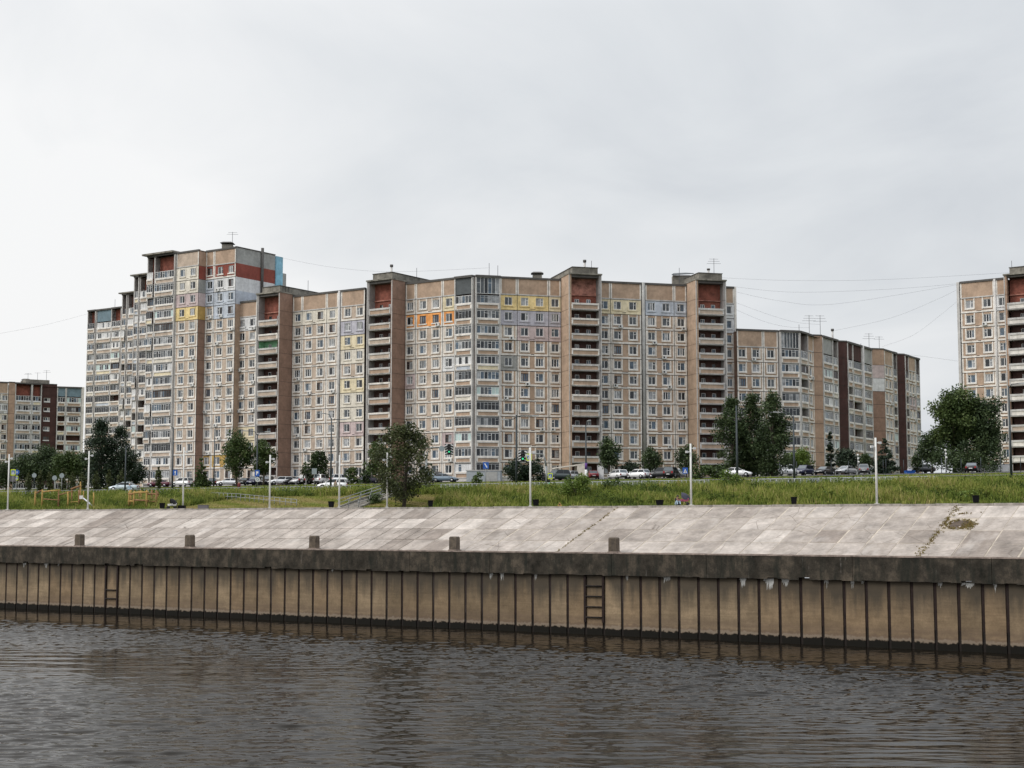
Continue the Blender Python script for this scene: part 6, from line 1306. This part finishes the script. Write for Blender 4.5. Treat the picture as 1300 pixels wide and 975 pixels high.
wire([(932, 370), (990, 382), (1060, 386), (1218, 361)], 288, 281, 'third sagging wire between the right wing and the right edge block')
wire([(934, 384), (975, 399), (1010, 409), (1041, 412)], 288, 300, 'wire from the right wing down to the tall aerials, upper one')
wire([(934, 393), (970, 408), (1000, 415), (1027, 416)], 288, 298, 'wire from the right wing down to the tall aerials, lower one')
wire([(1058, 420), (1130, 404), (1190, 380), (1218, 366)], 304, 281, 'wire from the flue of the nine storey block up to the right edge block')
wire([(1120, 440), (1160, 425), (1200, 395), (1218, 380)], 328, 281, 'wire from the last aerials steeply up to the right edge block')
wire([(1117, 448), (1160, 451), (1220, 459)], 330, 285, 'low wire behind the last maroon pier running right')
# ------------------------------------------------------------------ sky, sun, camera
SUN_AZ, SUN_EL = R(-112), R(40)               # azimuth from straight ahead, clockwise: behind the viewer's left shoulder
w = bpy.data.worlds.new('World'); scene.world = w; w.use_nodes = True
nt = w.node_tree; bg = nt.nodes['Background']; bg.inputs[1].default_value = .1
sky = N(nt, 'ShaderNodeTexSky', sky_type='NISHITA'); sky.sun_disc = False; sky.sun_elevation = SUN_EL; sky.sun_rotation = SUN_AZ; sky.air_density = 2; sky.dust_density = 4
tc = N(nt, 'ShaderNodeTexCoord').outputs['Generated']
sx = N(nt, 'ShaderNodeSeparateXYZ'); nt.links.new(tc, sx.inputs[0])
za = N(nt, 'ShaderNodeMath', operation='MAXIMUM'); nt.links.new(sx.outputs[2], za.inputs[0]); za.inputs[1].default_value = 0
zb_ = N(nt, 'ShaderNodeMath', operation='ADD'); nt.links.new(za.outputs[0], zb_.inputs[0]); zb_.inputs[1].default_value = .16
dv = N(nt, 'ShaderNodeVectorMath', operation='DIVIDE'); nt.links.new(tc, dv.inputs[0]); cb = N(nt, 'ShaderNodeCombineXYZ')
for i in range(3): nt.links.new(zb_.outputs[0], cb.inputs[i])
nt.links.new(cb.outputs[0], dv.inputs[1])       # cloud deck seen in perspective
def cn(scale, loc, ms, detail=5, rough=.5, rot=0, dist=0):
    mp = N(nt, 'ShaderNodeMapping'); mp.inputs['Location'].default_value = loc; mp.inputs['Scale'].default_value = ms; mp.inputs['Rotation'].default_value = (0, 0, rot)
    nt.links.new(dv.outputs[0], mp.inputs[0]); n = N(nt, 'ShaderNodeTexNoise'); n.inputs['Scale'].default_value = scale; n.inputs['Detail'].default_value = detail; n.inputs['Roughness'].default_value = rough; n.inputs['Distortion'].default_value = dist
    nt.links.new(mp.outputs[0], n.inputs[0]); return n.outputs[0]
def M_(op, a, b):
    n = N(nt, 'ShaderNodeMath', operation=op)
    for i, v in enumerate((a, b)):
        if hasattr(v, 'links'): nt.links.new(v, n.inputs[i])
        else: n.inputs[i].default_value = v
    return n.outputs[0]
f = M_('ADD', M_('MULTIPLY', cn(.55, (3.1, 1.2, 0), (1, .8, 0), 4, .5, .6, .3), .62), M_('MULTIPLY', cn(1.6, (1, 7, 0), (1, .7, 0), 6, .55, .9, .5), .38))
f = M_('SUBTRACT', f, M_('MULTIPLY', sx.outputs[0], .5))          # the deck is thinner towards the hidden sun, at the left
cl = ramp(nt, f, [(.27, (.63, .662, .71)), (.385, (.75, .778, .812)), (.485, (.85, .867, .89)), (.58, (.965, .97, .978))])
# an overcast deck grows brighter overhead
ov = M_('ADD', 1.0, M_('MULTIPLY', M_('MAXIMUM', M_('SUBTRACT', sx.outputs[2], .33), 0), 2.1))
cl = mixc(nt, 1, cl, (10, 10, 10), 'MULTIPLY')
vm = N(nt, 'ShaderNodeVectorMath', operation='SCALE'); nt.links.new(cl, vm.inputs[0]); nt.links.new(ov, vm.inputs['Scale'])
nt.links.new(mixc(nt, .94, sky.outputs[0], vm.outputs[0]), bg.inputs[0])
sd = bpy.data.lights.new('sun', 'SUN'); sd.energy = 1.35; sd.angle = R(24); sd.color = (1, .965, .92)
so = bpy.data.objects.new('sun', sd); COL.objects.link(so)
dirv = Vector((math.sin(SUN_AZ) * math.cos(SUN_EL), math.cos(SUN_AZ) * math.cos(SUN_EL), math.sin(SUN_EL)))
so.rotation_euler = dirv.to_track_quat('Z', 'Y').to_euler(); so.location = dirv * 300
cd = bpy.data.cameras.new('camera'); co_ = bpy.data.objects.new('camera', cd); COL.objects.link(co_)
co_.location = (0, 0, EYE); co_.rotation_euler = (math.pi / 2 + PITCH, 0, 0); cd.sensor_width = 36; cd.sensor_fit = 'HORIZONTAL'; cd.lens = 36 * FOC / 1300
cd.clip_start = .5; cd.clip_end = 6000; scene.camera = co_
vs_ = scene.view_settings; vs_.view_transform = 'Standard'; vs_.look = 'None'; vs_.exposure = 0; vs_.gamma = 1; vs_.use_curve_mapping = False
scene.render.engine = 'CYCLES'; scene.cycles.max_bounces = 6; scene.cycles.diffuse_bounces = 3; scene.cycles.transparent_max_bounces = 4
scene.cycles.use_denoising = True; scene.render.film_transparent = False; scene.cycles.sample_clamp_indirect = 6
